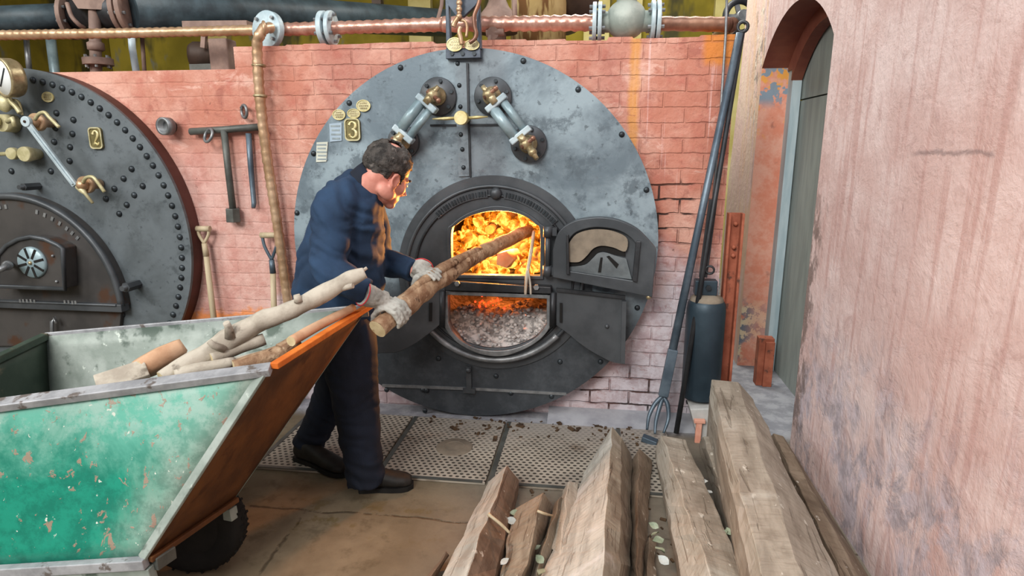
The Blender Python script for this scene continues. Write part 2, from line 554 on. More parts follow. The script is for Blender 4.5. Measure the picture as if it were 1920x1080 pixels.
def floor_mat():
    k = N('worn_stone_floor')
    x, y, z = k.xyz()
    p = k.pos()
    n1 = k.noise(p, 2.2, 6, 0.6)
    n2 = k.noise(p, 9, 6, 0.7)
    col = k.mix(k.ramp(n1, 0.36, 0.62), '#665A47', '#7D705B')
    col = k.mix(k.mul(k.ramp(n2, 0.5, 0.68), 0.6), col, '#4F4533')
    greyz = k.mul(k.ramp(x, -0.85, -0.4), 0.6)
    col = k.mix(greyz, col, k.mix(k.ramp(n2, 0.4, 0.6), '#66605A', '#7A746A'))
    # flag joints
    yw = k.math('ADD', y, k.mul(k.math('SUBTRACT', n1, 0.5), 0.12))
    xw = k.math('ADD', x, k.mul(k.math('SUBTRACT', n1, 0.5), 0.15))
    j = k.math('MAXIMUM', k.band(yw, 2.40, 2.412, 0.006), k.mul(k.band(xw, -1.27, -1.258, 0.006), k.ramp(y, 2.38, 2.42, 1.0, 0.0)))
    j = k.mul(j, k.ramp(n2, 0.4, 0.5))
    col = k.mix(k.mul(j, 0.8), col, '#3E3220')
    moss = k.mul(k.band(yw, 2.25, 2.5, 0.1), k.ramp(k.noise(p, 7, 5, 0.7), 0.54, 0.64), k.ramp(x, -0.7, -0.5, 1.0, 0.0))
    col = k.mix(k.mul(moss, 0.6), col, '#5E4E26')
    grim = k.ramp(y, 3.35, 3.5)
    col = k.mix(grim, col, k.mix(k.ramp(n2, 0.4, 0.6), '#7F8188', '#9A9CA2'))
    h = k.math('SUBTRACT', k.mul(n2, 0.7), j)
    return k.fin(col, 0.75, 0, h, 0.5, 0.012)

def fire_mat():
    k = N('glowing_fire')
    p = k.pos()
    n1 = k.noise(p, 9.0, 4, 0.6, 1.2)
    n2 = k.noise(p, 22.0, 4, 0.6, 0.6)
    t = k.math('ADD', k.mul(n1, 0.75), k.mul(n2, 0.3))
    c = k.mix(k.ramp(t, 0.39, 0.52), '#8A2802', '#FF8210')
    c = k.mix(k.ramp(t, 0.52, 0.63), c, '#FFCC58')
    k.put(k.b.inputs['Base Color'], '#1A0A04')
    k.put(k.b.inputs['Emission Color'], c)
    k.put(k.b.inputs['Emission Strength'], k.ramp(t, 0.38, 0.70, 0.30, 2.2))
    k.b.inputs['Roughness'].default_value = 0.9
    return k.m

def ember_mat(name, amount, strength=2.0):
    k = N(name)
    p = k.pos()
    n1 = k.noise(p, 16, 4, 0.6)
    base = k.mix(k.ramp(k.noise(p, 30, 5), 0.4, 0.6), '#8A8684', '#D0CBC8')
    hot = k.ramp(n1, 1 - amount - 0.05, 1 - amount + 0.05)
    k.put(k.b.inputs['Emission Color'], k.mix(k.ramp(n1, 0.6, 0.75), '#FF3A08', '#FF7A1C'))
    k.put(k.b.inputs['Emission Strength'], k.mul(hot, strength))
    return k.fin(base, 0.9, 0, n1, 0.4, 0.01)

MAT = dict(
    brick=brick_mat(), plaster=plaster_mat(), reveal=reveal_mat(), plate3=plate3_mat(),
    plate2=plate_mat('charcoal_boiler_plate', '#4F565A', '#626A6F', '#434A4E'),
    casting=M('blackleaded_casting', '#3F4347', '#505458', 4, 0.42, 0.35, 0.2),
    casting2=M('rust_tinged_casting', '#3C3B3B', '#4C4A49', 3, 0.5, 0.3, 0.25, spots=((('#4E382C'), 4.0, 0.56, 0.68, (1, 1, 1)),)),
    flange_edge=M('dark_red_brown_edge', '#43241C', '#56302A', 4, 0.55),
    casting_grey=M('grey_scaled_iron', '#565C5F', '#6E7578', 8, 0.5, 0.3, 0.3),
    rivet=M('dark_rivet_iron', '#2C3135', '#3B4247', 8, 0.38, 0.5),
    iron=M('black_iron', '#2B2D30', '#3C3E41', 6, 0.45, 0.5),
    worn=M('worn_steel', '#6E7174', '#8F9294', 12, 0.4, 0.5),
    pale_steel=M('pale_grey_paint', '#8FA0A8', '#B3C2C8', 8, 0.45, 0.1),
    tube=M('blue_grey_tube_paint', '#73878E', '#8FA3AA', 8, 0.35, 0.2),
    brass=M('aged_brass', '#857658', '#B8AA88', 16, 0.36, 0.6),
    brass_plate=M('pale_brass_plate', '#A9A27A', '#C4BD98', 20, 0.45, 0.3),
    brass_dark=M('tarnished_brass_field', '#5A5334', '#7A7048', 18, 0.5, 0.4),
    gold=M('bright_brass_figure', '#BFB078', '#D6CB9C', 20, 0.38, 0.35),
    dial=M('white_dial', '#D5DADB', '#E2E6E6', 3, 0.35),
    notice_grey=M('blue_grey_notice', '#94A6B4', '#A8B8C4', 5, 0.5),
    notice_cream=M('cream_notice', '#BDC0B2', '#CFD2C6', 5, 0.5),
    print_ink=M('faded_print', '#8E9A9C', '#7F8B90', 30, 0.6),
    copper=M('pink_copper', '#B08070', '#CFA494', 12, 0.30, 0.55),
    copper_old=M('brown_copper', '#76574A', '#94705C', 9, 0.38, 0.55),
    bronze=M('golden_copper_pipe', '#A88868', '#C4A688', 10, 0.36, 0.5),
    lag=M('blue_black_lagging', '#2A363C', '#3E4E55', 7, 0.5, 0.0, 0.3, st=(1, 1, 1)),
    brown_iron=M('dusty_brown_iron', '#766259', '#8D776C', 9, 0.65),
    rust=M('rust_red_iron', '#8A4B36', '#A8624A', 8, 0.7, 0.0, 0.4, spots=(('#5A3A30', 14, 0.58, 0.68, (1, 1, 1)),)),
    flange=M('pale_blue_flange', '#9AAEB6', '#B9CAD0', 12, 0.5, 0.1),
    valve=M('grey_green_valve', '#8C968F', '#A6AEA6', 9, 0.55, 0.1),
    rear=M('olive_rear_wall', '#6B5F10', '#8A7A22', 1.3, 0.85, 0, 0.3, spots=(('#3E3A1E', 2.0, 0.5, 0.62, (1, 1, 0.4)), ('#6A6A5A', 3.0, 0.6, 0.7, (1, 1, 0.5)))),
    rear_pale=M('ochre_plaster', '#A89A52', '#C2B67C', 2.0, 0.85),
    drum=M('dark_brown_drum', '#3B2E26', '#4E3E34', 5, 0.6),
    ochre_lag=M('stained_ochre_lagging', '#A58E5C', '#C2AE7C', 4, 0.8, spots=(('#6B4A28', 3, 0.52, 0.6, (3, 1, 0.6)),)),
    door=M('grey_green_door', '#8A9491', '#9AA5A1', 4, 0.6, 0, 0.2, st=(4, 4, 0.6)),
    door_frame=M('pale_blue_grey_frame', '#9DB3BB', '#B4C6CC', 5, 0.5, 0, 0.2, st=(4, 4, 0.5)),
    arch_paint=M('oxblood_arch_paint', '#743F33', '#85503F', 4, 0.6),
    green=None, grate=grate_mat(), floor=floor_mat(), fire=fire_mat(),
    ash=ember_mat('grey_ash', 0.285, 1.2), ember=ember_mat('hot_ember', 0.62, 2.2),
    slate=M('slate_blue_iron', '#454D58', '#59626D', 7, 0.5, 0.3),
    black=M('black_void', '#0E0D0C', '#151413', 5, 0.8),
    kerb=M('blue_grey_cement', '#8C8E95', '#A3A5AB', 6, 0.8, 0, 0.35),
    soot=M('sooty_brick', '#241C18', '#3A2A20', 8, 0.9, 0, 0.5),
    char=M('charred_wood', '#2A1D16', '#5A3A26', 12, 0.9, 0, 0.5),
    concrete=M('pale_concrete', '#A9A9A6', '#BDBDBA', 7, 0.8, 0, 0.35),
    pink_iron=M('pink_painted_iron', '#C98A74', '#D9A08A', 12, 0.7),
    weight=M('black_blue_iron', '#27343D', '#33424C', 4, 0.45, 0.3),
    dust=M('brown_dust', '#6F665A', '#857A6B', 9, 0.9),
    rod=M('blue_grey_rod', '#4A5864', '#64737F', 7, 0.4, 0.4),
    ash_wood=M('pale_ash_handle', '#A99A7E', '#BCAE92', 8, 0.6, st=(3, 3, 0.4)),
    tool=M('grey_green_tool_iron', '#4A4C49', '#5F625E', 8, 0.5, 0.3),
    tyre=M('black_rubber', '#0E0D0C', '#161513', 12, 0.8, 0, 0.4),
    navy=M('navy_work_cloth', '#1A2D44', '#243C58', 5, 0.85, 0, 0.35, bs=260),
    trouser=M('dark_navy_cloth', '#131A27', '#1C2536', 4, 0.85, 0, 0.35, bs=260),
    skin=M('ruddy_skin', '#BE7C6C', '#CC8E7E', 18, 0.5, 0, 0.15, bs=90),
    hair=M('dark_grey_hair', '#1C1917', '#4A4541', 26, 0.6, 0, 0.9, bs=70, st=(1, 1, 1), dist=0.01, spots=(('#6B6560', 34, 0.58, 0.70, (1, 1, 1)),)),
    glove=M('pale_work_glove', '#8E8E88', '#B2B2AB', 14, 0.85, 0, 0.3, bs=120, spots=(('#6E6A62', 16, 0.58, 0.72, (1, 1, 1)),)),
    rim_light_red=M('red_rim_light', '#B0333A', '#C04048', 20, 0.7),
    shoe=M('black_boot_leather', '#1B1917', '#282522', 16, 0.6, 0, 0.25),
    sole=M('black_sole', '#121110', '#1B1A18', 16, 0.75),
    eye=M('eye_white', '#D8D2CA', '#D8D2CA', 3, 0.2),
    bark=M('brown_bark', '#7A5A42', '#A58A6E', 16, 0.8, 0, 0.9, bs=40, dist=0.01, spots=(('#B9A084', 12, 0.56, 0.66, (1, 1, 1)), ('#4A3020', 14, 0.6, 0.7, (1, 1, 1)))),
    endgrain=M('cut_end_grain', '#BCA982', '#D3C39C', 20, 0.8, 0, 0.5, spots=(('#8A6A48', 10, 0.6, 0.7, (1, 1, 1)),)),
    drift=M('silvery_branch', '#9A9184', '#B8B0A2', 10, 0.8, 0, 0.6, bs=30, dist=0.006, spots=(('#6F665A', 12, 0.6, 0.72, (1, 1, 1)),)),
    fresh=M('pink_tan_wood', '#B48A6A', '#C9A384', 8, 0.75, 0, 0.5),
    leaf=M('pale_green_leaf', '#7A866F', '#9DA893', 20, 0.7),
    leaf_white=M('bleached_leaf', '#A9B0AC', '#C0C5C3', 20, 0.7),
    debris=M('dark_chip', '#3A2C20', '#5A4632', 20, 0.9),
)

def timber_mat(name, a, b, dk, pale=None):
    k = N(name)
    p = k.pos((6, 1.0, 6), True)
    n1 = k.noise(p, 3.0, 6, 0.65, 0.4)
    n2 = k.noise(k.pos((1, 1, 1), True), 5.0, 5)
    saw = k.noise(k.pos((4, 22, 4), True), 3.0, 4, 0.6)
    col = k.mix(k.ramp(n1, 0.36, 0.64), a, b)
    col = k.mix(k.mul(k.ramp(saw, 0.5, 0.66), 0.3), col, dk)
    col = k.mix(k.mul(k.ramp(n2, 0.54, 0.7), 0.6), col, dk)
    crk = k.ramp(k.noise(k.pos((14, 0.9, 14), True), 2.6, 4, 0.6, 0.8), 0.60, 0.66)
    col = k.mix(k.mul(crk, 0.65), col, dk)
    fl = k.ramp(k.noise(k.pos((1, .7, 1), True), 24, 3), 0.66, 0.70)
    col = k.mix(k.mul(fl, 0.7), col, '#C9C2B6')
    if pale:
        col = k.mix(k.mul(k.ramp(n2, 0.3, 0.46, 1.0, 0.0), 0.8), col, pale)
    h = k.math('SUBTRACT', k.math('ADD', n1, k.mul(saw, 0.6)), crk)
    return k.fin(col, 0.8, 0, h, 0.6, 0.008)
TIM = dict(
    grey=timber_mat('grey_brown_sawn_wood', '#857B6E', '#9D9385', '#665A4C', '#ABA498'),
    tan=timber_mat('tan_split_wood', '#7E7262', '#958A79', '#5A483A', '#A59C92'),
    pale=timber_mat('pale_weathered_wood', '#A39A8C', '#BBB3A6', '#7E6F5E', '#C6C1B8'),
    red=timber_mat('reddish_split_wood', '#73604F', '#897463', '#523E32', '#9E948C'),
    white=timber_mat('whitish_split_face', '#A3A097', '#BDBAB0', '#857A6E', '#CCC9C4'),
    brown=timber_mat('brown_rough_wood', '#6E5E4E', '#877766', '#4C3C2E'),
)

def green_mat():
    k = N('scuffed_green_paint')
    x, y, z = k.xyz()
    p = k.pos()
    n1 = k.noise(p, 3.0, 6, 0.7, 0.4)
    n2 = k.noise(p, 11, 6, 0.75)
    col = k.mix(k.ramp(n2, 0.4, 0.62), '#0A6F5C', '#16866F')
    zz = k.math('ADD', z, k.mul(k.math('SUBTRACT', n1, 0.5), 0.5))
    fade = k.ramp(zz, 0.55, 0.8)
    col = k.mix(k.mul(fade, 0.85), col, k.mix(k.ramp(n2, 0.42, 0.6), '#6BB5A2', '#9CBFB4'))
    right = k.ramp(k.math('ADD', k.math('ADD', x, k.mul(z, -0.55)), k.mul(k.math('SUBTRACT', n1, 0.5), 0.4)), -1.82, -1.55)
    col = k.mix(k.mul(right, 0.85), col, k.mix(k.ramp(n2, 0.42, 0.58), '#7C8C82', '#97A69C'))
    chip = k.ramp(k.noise(k.pos((1, 1, 0.7)), 26, 4, 0.65, 0.4), 0.615, 0.645)
    col = k.mix(k.mul(chip, 0.7), col, '#A47C6C')
    chip2 = k.ramp(k.noise(k.pos((1.3, 1, 1)), 30, 3), 0.68, 0.71)
    col = k.mix(chip2, col, '#C9CFC4')
    return k.fin(col, 0.42, 0.0, k.math('ADD', n2, chip), 0.3, 0.005)
MAT['green'] = green_mat()
MAT['tub_in'] = M('scraped_grey_green_metal', '#7C8780', '#97A09A', 7, 0.55, 0.2, 0.3, spots=(('#4F5C54', 8, 0.55, 0.66, (1, 1, 1)), ('#B9C2BA', 20, 0.64, 0.7, (1, 1, 1))))
MAT['tub_shade'] = M('shaded_inner_green', '#2E3D34', '#3C4A40', 7, 0.6, 0.1, 0.3, spots=(('#5A5648', 10, 0.6, 0.7, (1, 1, 1)),))  # inner green darkened: shade of the rear sheet put into the colour
MAT['rim'] = M('scuffed_rim_steel', '#8C8E92', '#AEB0B4', 10, 0.5, 0.3, 0.3, spots=(('#6B6460', 14, 0.58, 0.66, (1, 1, 1)),))
MAT['rust_panel'] = M('brown_rusted_sheet', '#4C2E19', '#6A4322', 5, 0.6, 0.1, 0.4, spots=(('#4A2A14', 9, 0.55, 0.68, (1, 1, 1)),))
MAT['rust_lip'] = M('orange_rust_edge', '#C2621E', '#D9782A', 12, 0.65, 0.0, 0.4)

# ---------------------------------------------------------------- the setting
def structure(o): return tag(o, kind='structure')
b = MB(); b.holed([(-6.5, -2.0), (3.4, -2.0), (3.4, 8.2), (-6.5, 8.2)], [], 0.0, -0.12, lambda a, c, d: (a, c, d))
structure(b.build('floor', MAT['floor']))

B3, R3 = (-0.715, 1.073), 1.066
B2, R2 = (-3.51, 1.034), 1.047
FY = 3.5          # front plane of the boilers
WY = 3.62         # face of the brick setting

b = MB()
top = [(-2.13, 2.065), (-2.13, 2.187)]
x = -2.13
random.seed(3)
while x < 0.60:
    w = random.uniform(0.1, 0.24)
    zt = 2.187 + random.uniform(-0.006, 0.010)
    top += [(x + 0.006, zt), (min(x + w, 0.71), zt + random.uniform(-0.004, 0.004))]
    x += w + 0.004
top += [(0.715, 2.185)]
outer = [(0.715, 0.0), (-5.6, 0.0), (-5.6, 2.062)] + top
b.holed(outer, [circ(B3[0], B3[1], 1.0, 72), circ(B2[0], B2[1], 0.98, 72)], WY, WY + 0.3)
structure(b.build('wall_back', MAT['brick']))

b = MB(); b.holed([(-6.5, 0), (3.4, 0), (3.4, 4.6), (-6.5, 4.6)], [], 8.05, 8.2)
structure(b.build('wall_rear', MAT['rear']))
b = MB()
for xx, ww in ((-4.9, .3), (-2.2, .28), (-0.05, .3), (0.35, .25), (1.55, .5)):
    b.box((xx, 8.0, 2.3), (ww, .12, 4.6))
structure(b.build('trim_1', MAT['rear_pale']))
b = MB(); b.box((-3.3, 5.9, 4.66), (6.4, 4.6, 0.1))
structure(b.build('shading_ceiling', MAT['rear_pale']))  # unseen slab added overhead to darken the rear space, open at right
b = MB(); b.box((-6.56, 3.0, 2.3), (0.1, 10.4, 4.6))
structure(b.build('wall_left', MAT['rear']))  # side wall added to shape the ambient light

# right wall with the arched doorway
Y0, Y1, ZS, RISE = 3.33, 4.67, 2.14, 0.285
half = (Y1 - Y0) / 2
RA = (half * half + RISE * RISE) / (2 * RISE)
zc = ZS + RISE - RA
aa = math.asin(half / RA)
arch = [((Y0 + Y1) / 2 + RA * math.sin(t), zc + RA * math.cos(t)) for t in [-aa + 2 * aa * i / 24 for i in range(25)]]
XR, TH = 1.10, 0.24
outer = [(-2.0, 0), (Y0, 0)] + arch + [(Y1, 0), (5.52, 0), (5.50, 1.3), (5.36, 2.0), (5.30, 2.6), (5.30, 4.6), (-2.0, 4.6)]
b = MB(); b.holed(outer, [], XR, XR + TH, lambda a, c, d: (d, a, c))
wr = structure(b.build('wall_right', MAT['plaster']))
wr.data.materials.append(MAT['reveal'])
wr.data.materials.append(MAT['arch_paint'])
for f in wr.data.polygons:
    if abs(f.normal.x) < 0.5 and Y0 - 0.01 <= f.center.y <= Y1 + 0.01 and 0.05 < f.center.z < 2.5:
        f.material_index = 2 if f.center.z > ZS else 1
# door frame and leaf, set at the outer side of the opening
d1 = empty('door_1', (XR + TH, 4.0, 0), kind='structure')
fi_half = half - 0.10
ina = [((Y0 + Y1) / 2 + (a - (Y0 + Y1) / 2) * fi_half / half, c - 0.09) for a, c in arch]
def frame_piece(lo, hi, mat, nm):
    m = MB()
    for side in (0, 1):
        yy = Y0 if side == 0 else Y1 - 0.10
        m.box((XR + TH - 0.03, yy + 0.05, (lo + hi) / 2), (0.06, 0.10, hi - lo))
    return m.build(nm, mat, d1)
frame_piece(0.0, ZS - 0.02, MAT['door_frame'], 'door_frame')
b = MB()
b.holed([(Y0, ZS - 0.02)] + arch + [(Y1, ZS - 0.02)] + [(Y1 - 0.10, ZS - 0.02)] + ina[::-1] + [(Y0 + 0.10, ZS - 0.02)], [], XR + TH - 0.07, XR + TH, lambda a, c, d: (d, a, c))
b.build('arch_frame', MAT['arch_paint'], d1)
b = MB(); b.box((XR + TH + 0.03, 4.0, 0.96), (0.04, 1.34, 1.92))
b.build('door_leaf', MAT['door'], d1)
b = MB(); b.box((XR + TH + 0.03, 4.0, 2.19), (0.04, 1.34, 0.52)); b.box((XR + TH + 0.056, 4.0, 1.9), (0.02, 1.34, .2))  # second box: hidden backing strip added to stop light through the gap
b.build('door_transom', MAT['door'], d1)
# low kerb of concrete in front of the brickwork
b = MB(); b.loft([[V((xx, 3.44, 0)), V((xx, 3.50, 0.018)), V((xx, 3.6195, 0.045)), V((xx, 3.6195, 0))] for xx in (-0.25, 0.35, 0.71)], True, False)
structure(b.build('trim_2', MAT['kerb']))

# ---------------------------------------------------------------- shared small meshes
def stroke_plate(parent, name, c, w, h, y, plate_mat, field_mat, edge_mat, figure, fig_mat):
    # cast number plate with a raised border and a raised figure
    cx, cz = c
    def rr(w, h, r, n=5):
        out = []
        for sx, sz, a in ((1, 1, 0), (-1, 1, PI / 2), (-1, -1, PI), (1, -1, 1.5 * PI)):
            for i in range(n + 1):
                t = a + PI / 2 * i / n
                out.append((cx + sx * (w / 2 - r) + r * math.cos(t), cz + sz * (h / 2 - r) + r * math.sin(t)))
        return out
    m = MB(); m.prism(rr(w, h, w * 0.25), y - 0.012, y)
    pl = m.build(name, field_mat, parent)
    m = MB(); m.holed(rr(w, h, w * 0.25), [rr(w * 0.84, h * 0.88, w * 0.2)], y - 0.018, y - 0.010)
    m.build('border', edge_mat, pl)
    m = MB()
    for path, rad in figure:
        pts = [V((cx + px * w, y - 0.013, cz + pz * h)) for px, pz in path]
        pts = bez(pts, 5) if len(pts) > 2 else pts
        rs = rads([q * w * 1.3 for q in rad], 5) if len(path) > 2 else [q * w for q in rad]
        m.tube(pts, rs, 8, True, True)
    for i in range(len(m.v)):
        m.v[i].y = y - 0.013 + (m.v[i].y - (y - 0.013)) * 0.5
    m.build('figure', fig_mat, pl)
    return pl
FIG3 = [([(-.20, .20), (-.12, .31), (.03, .34), (.19, .26), (.20, .13), (.08, .03), (-.05, .02)], [.085, .05, .035, .075, .085, .05, .03]),
        ([(-.03, .02), (.12, -.02), (.23, -.13), (.20, -.27), (.03, -.35), (-.14, -.31), (-.22, -.20)], [.03, .05, .085, .08, .035, .05, .085])]
FIG2 = [([(-.20, .17), (-.12, .29), (.03, .33), (.18, .24), (.16, .09), (.0, -.08), (-.18, -.26)], [.085, .05, .04, .08, .085, .06, .03]),
        ([(-.19, -.28), (-.05, -.24), (.10, -.30), (.22, -.20)], [.035, .065, .07, .04])]
def oval(cx, cz, rx, rz, n=28): return [(cx + rx * math.cos(2 * PI * i / n), cz + rz * math.sin(2 * PI * i / n)) for i in range(n)]
def oval_plate(parent, c, rx, rz, y, mat=None, name='oval_plate', lines=3):
    m = MB(); m.prism(oval(c[0], c[1], rx, rz), y - 0.008, y)
    p = m.build(name, mat or MAT['brass_plate'], parent, 0.002)
    m = MB(); m.holed(oval(c[0], c[1], rx, rz), [oval(c[0], c[1], rx * .88, rz * .86)], y - 0.011, y - 0.007)
    m.build('border', MAT['gold'], p)
    m = MB()
    for i in range(lines):                       # worn raised lettering, no longer readable
        zz = c[1] + (i - (lines - 1) / 2) * rz * 0.42
        ww = rx * (0.62 if i == (lines - 1) / 2 else 0.45)
        xx = -ww
        while xx < ww:
            q = random.uniform(.004, .009)
            m.box((c[0] + xx + q / 2, y - 0.009, zz), (q, .003, rz * .2))
            xx += q + .004
    m.build('worn_lettering', MAT['brass'], p)
    return p
def flange_disc(parent, c, r, y, mat, name='flange', bolts=6, depth=0.025, a0=0.3):
    m = MB(); m.lathe([(0, 0), (r * .97, 0), (r, .004), (r, depth), (0, depth)], (c[0], y, c[1]), (0, 1, 0), 40)
    f = m.build(name, mat, parent)
    for i in range(bolts):
        a = a0 + 2 * PI * i / bolts
        q = MB(); q.lathe([(.011, -.012), (.011, 0)], (c[0] + r * .8 * math.cos(a), y, c[1] + r * .8 * math.sin(a)), (0, 1, 0), 6, False)
        q.build('bolt', MAT['rivet'], f)
    return f
rv = MB(); rv.ball((0, 0, 0), (.017, .013, .017), None, 12, 8)
rivet_src = rv.build('rivet', MAT['rivet'], None, raw=True)
rivet_used = [False]
def rivet(parent, pos, s=1.0):
    if not rivet_used[0]:
        rivet_used[0] = True
        rivet_src.parent = parent
        rivet_src.location = V(pos) - V(OFF[parent.name])
        rivet_src.scale = (s, s, s)
        return rivet_src
    return inst(rivet_src, pos, parent, None, (s, s, s))

# ---------------------------------------------------------------- boiler number 3 (lit)
b3 = empty('boiler', (B3[0], FY, 0.0), 'blue-grey round boiler front with number 3 plate and open glowing furnace door', 'boiler')
# openings
FIRE_ = [(-0.810,0.897),(-0.808,1.140),(-0.776,1.189),(-0.707,1.233),(-0.630,1.258),(-0.548,1.268),(-0.463,1.263),(-0.388,1.240),(-0.330,1.199),(-0.303,1.155),(-0.300,0.904)]
ASH_ = [(-0.835,0.781),(-0.259,0.777),(-0.257,0.628),(-0.300,0.562),(-0.368,0.507),(-0.463,0.467),(-0.558,0.453),(-0.661,0.462),(-0.751,0.501),(-0.811,0.561),(-0.835,0.613)]
def smooth2(pts, n=5, keep=()):
    # round off an outline but keep the listed corners sharp
    out = []
    m = len(pts)
    for i in range(m):
        p0, p1, p2, p3 = pts[i - 1], pts[i], pts[(i + 1) % m], pts[(i + 2) % m]
        if i in keep: p0 = p1
        if (i + 1) % m in keep: p3 = p2
        if i in keep and (i + 1) % m in keep:
            out.append(p1); continue
        for k in range(n):
            t = k / n
            out.append(tuple(0.5 * (2 * p1[c] + (p2[c] - p0[c]) * t + (2 * p0[c] - 5 * p1[c] + 4 * p2[c] - p3[c]) * t * t + (3 * p1[c] - p0[c] - 3 * p2[c] + p3[c]) * t ** 3) for c in (0, 1)))
    return out
FIRE = smooth2(FIRE_, 5, (0, 10))
ASH = smooth2(ASH_, 5, (0, 1, 2, 10))
FC = [(-0.573,0.893)][0]
FR = 0.515
m = MB(); m.holed(circ(B3[0], B3[1], R3, 110), [circ(FC[0], FC[1], .46, 60)], FY, FY + .022)
front = m.build('front_plate', MAT['plate3'], b3)
m = MB(); m.holed(circ(B3[0], B3[1], R3 - .004, 110), [circ(B3[0], B3[1], R3 - .05, 110)], FY + .021, WY - 0.004)
m.build('edge_flange', MAT['iron'], b3)
m = MB(); m.holed(circ(B3[0], B3[1], .97, 96), [circ(B3[0], B3[1], .95, 96)], FY + .02, 4.75)
m.build('shell', MAT['soot'], b3)
# round furnace casting with fire hole and ash pit
m = MB(); m.holed(circ(FC[0], FC[1], FR, 90), [FIRE, ASH], FY - .035, FY - .002)
cast = m.build('furnace_casting', MAT['casting'], b3)
for r, t, yy in ((FR - .004, .011, FY - .036), (FR - .055, .008, FY - .036)):
    m = MB(); m.torus((FC[0], yy, FC[1]), (0, 1, 0), r, t, 90, 8)
    m.build('rim_moulding', MAT['casting'] if t > .01 else MAT['iron'], cast)
m = MB(); m.holed(circ(FC[0], FC[1], FR + .055, 90), [circ(FC[0], FC[1], FR - .01, 90)], FY - .012, FY)
m.build('backing_ring', MAT['casting'], b3)
# raised bright lower lip of the casting
lowarc = [(FC[0] + (FR - .01) * math.cos(t), FY - .045, FC[1] + (FR - .01) * math.sin(t)) for t in [math.radians(218 + 100 * i / 30) for i in range(31)]]
m = MB(); m.tube(lowarc, .018, 10)
m.build('lower_lip', MAT['worn'], cast)
lowarc = [(FC[0] + (FR - .075) * math.cos(t), FY - .040, FC[1] + (FR - .075) * math.sin(t)) for t in [math.radians(222 + 94 * i / 30) for i in range(31)]]
m = MB(); m.tube(lowarc, .012, 10)
m.build('lower_moulding', MAT['casting'], cast)
# frames round the two openings
def frame_loop(pts, grow):
    cx = sum(p[0] for p in pts) / len(pts); cz = sum(p[1] for p in pts) / len(pts)
    out = []
    for x, z in pts:
        d = V((x - cx, z - cz)); L = d.length
        out.append((x + d.x / L * grow, z + d.y / L * grow))
    return out
m = MB(); m.holed(frame_loop(ASH, .035), [ASH], FY - .07, FY - .03)
m.build('ash_pit_frame', MAT['worn'], b3, .004)
m = MB(); m.holed(frame_loop(FIRE, .028), [FIRE], FY - .05, FY - .03)
m.build('fire_hole_frame', MAT['casting'], b3, .004)
def seg_at(px, z0, z1, y, w, mat, nm, parent):
    q = MB(); q.box((px, y, (z0 + z1) / 2), (w, .03, z1 - z0)); return q.build(nm, mat, parent, .004)
SILL = [(-0.838,0.871),(-0.234,0.851),(-0.233,0.813),(-0.840,0.814)]
m = MB(); m.prism(SILL, 3.40, FY - .03)
m.build('dead_plate_bar', MAT['iron'], b3, .004)
for px in [(-0.767,0.859),(-0.315,0.851)]:
    m = MB(); m.lathe([(.016, -.015), (.016, 0)], (px[0], 3.40, px[1]), (0, 1, 0), 6, False)
    m.build('bolt', MAT['worn'], b3)
# two raised arched name bars and the boss between them
KN = [(-0.552,1.364)][0]
RN = math.hypot(KN[0] - FC[0], KN[1] - FC[1])
ka = math.atan2(KN[1] - FC[1], KN[0] - FC[0])
for s in (1, -1):
    a0, a1 = ka + s * .10, ka + s * .80
    n = 26
    ins = [(FC[0] + (RN - .022) * math.cos(lerp(a0, a1, i / n)), FC[1] + (RN - .022) * math.sin(lerp(a0, a1, i / n))) for i in range(n + 1)]
    ous = [(FC[0] + (RN + .022) * math.cos(lerp(a0, a1, i / n)), FC[1] + (RN + .022) * math.sin(lerp(a0, a1, i / n))) for i in range(n + 1)]
    m = MB(); m.holed(ins + ous[::-1], [], FY - .047, FY - .034)
    nb = m.build('name_bar', MAT['casting'], cast)
    m = MB()
    for i in range(18):                          # worn cast lettering
        t = lerp(a0, a1, (i + .7) / 18.4)
        c = V((FC[0] + RN * math.cos(t), FY - .050, FC[1] + RN * math.sin(t)))
        R = Matrix.Rotation(-(t - PI / 2), 3, 'Y')
        m.box(c, (.011 if i % 3 else .006, .008, .026), R)
    m.build('worn_lettering', MAT['rivet'], nb)
m = MB(); m.ball((KN[0], FY - .042, KN[1]), (.034, .026, .034), None, 18, 12)
m.build('boss', MAT['casting'], cast)

# furnace tube behind the casting
m = MB(); m.holed(circ(FC[0], FC[1], .455, 60), [circ(FC[0], FC[1], .445, 60)], FY - .002, 4.72)
m.lathe([(0, 0), (.455, 0), (.455, .02), (0, .02)], (FC[0], 4.70, FC[1]), (0, 1, 0), 60)
m.build('furnace_tube', MAT['soot'], b3)
m = MB(); m.box((FC[0], 4.02, FC[1] - .065), (.86, .98, .05))
m.build('grate_bed', MAT['soot'], b3)

# bottom lap strip, catch and lower rivets
LAP = [(-1.278,0.183),(-0.727,0.191),(-0.139,0.188),(-0.139,0.172),(-0.727,0.174),(-1.279,0.165)]
m = MB(); m.prism(LAP, FY - .008, FY)
m.build('lap_strip', MAT['worn'], b3)
lc = [(-0.727,0.260)][0]
m = MB(); m.box((lc[0], FY - .012, lc[1]), (.03, .024, .14)); m.ball((lc[0], FY - .03, lc[1] + .05), .018); m.box((lc[0], FY - .014, lc[1] - .085), (.075, .02, .03))
m.build('catch', MAT['casting'], b3)
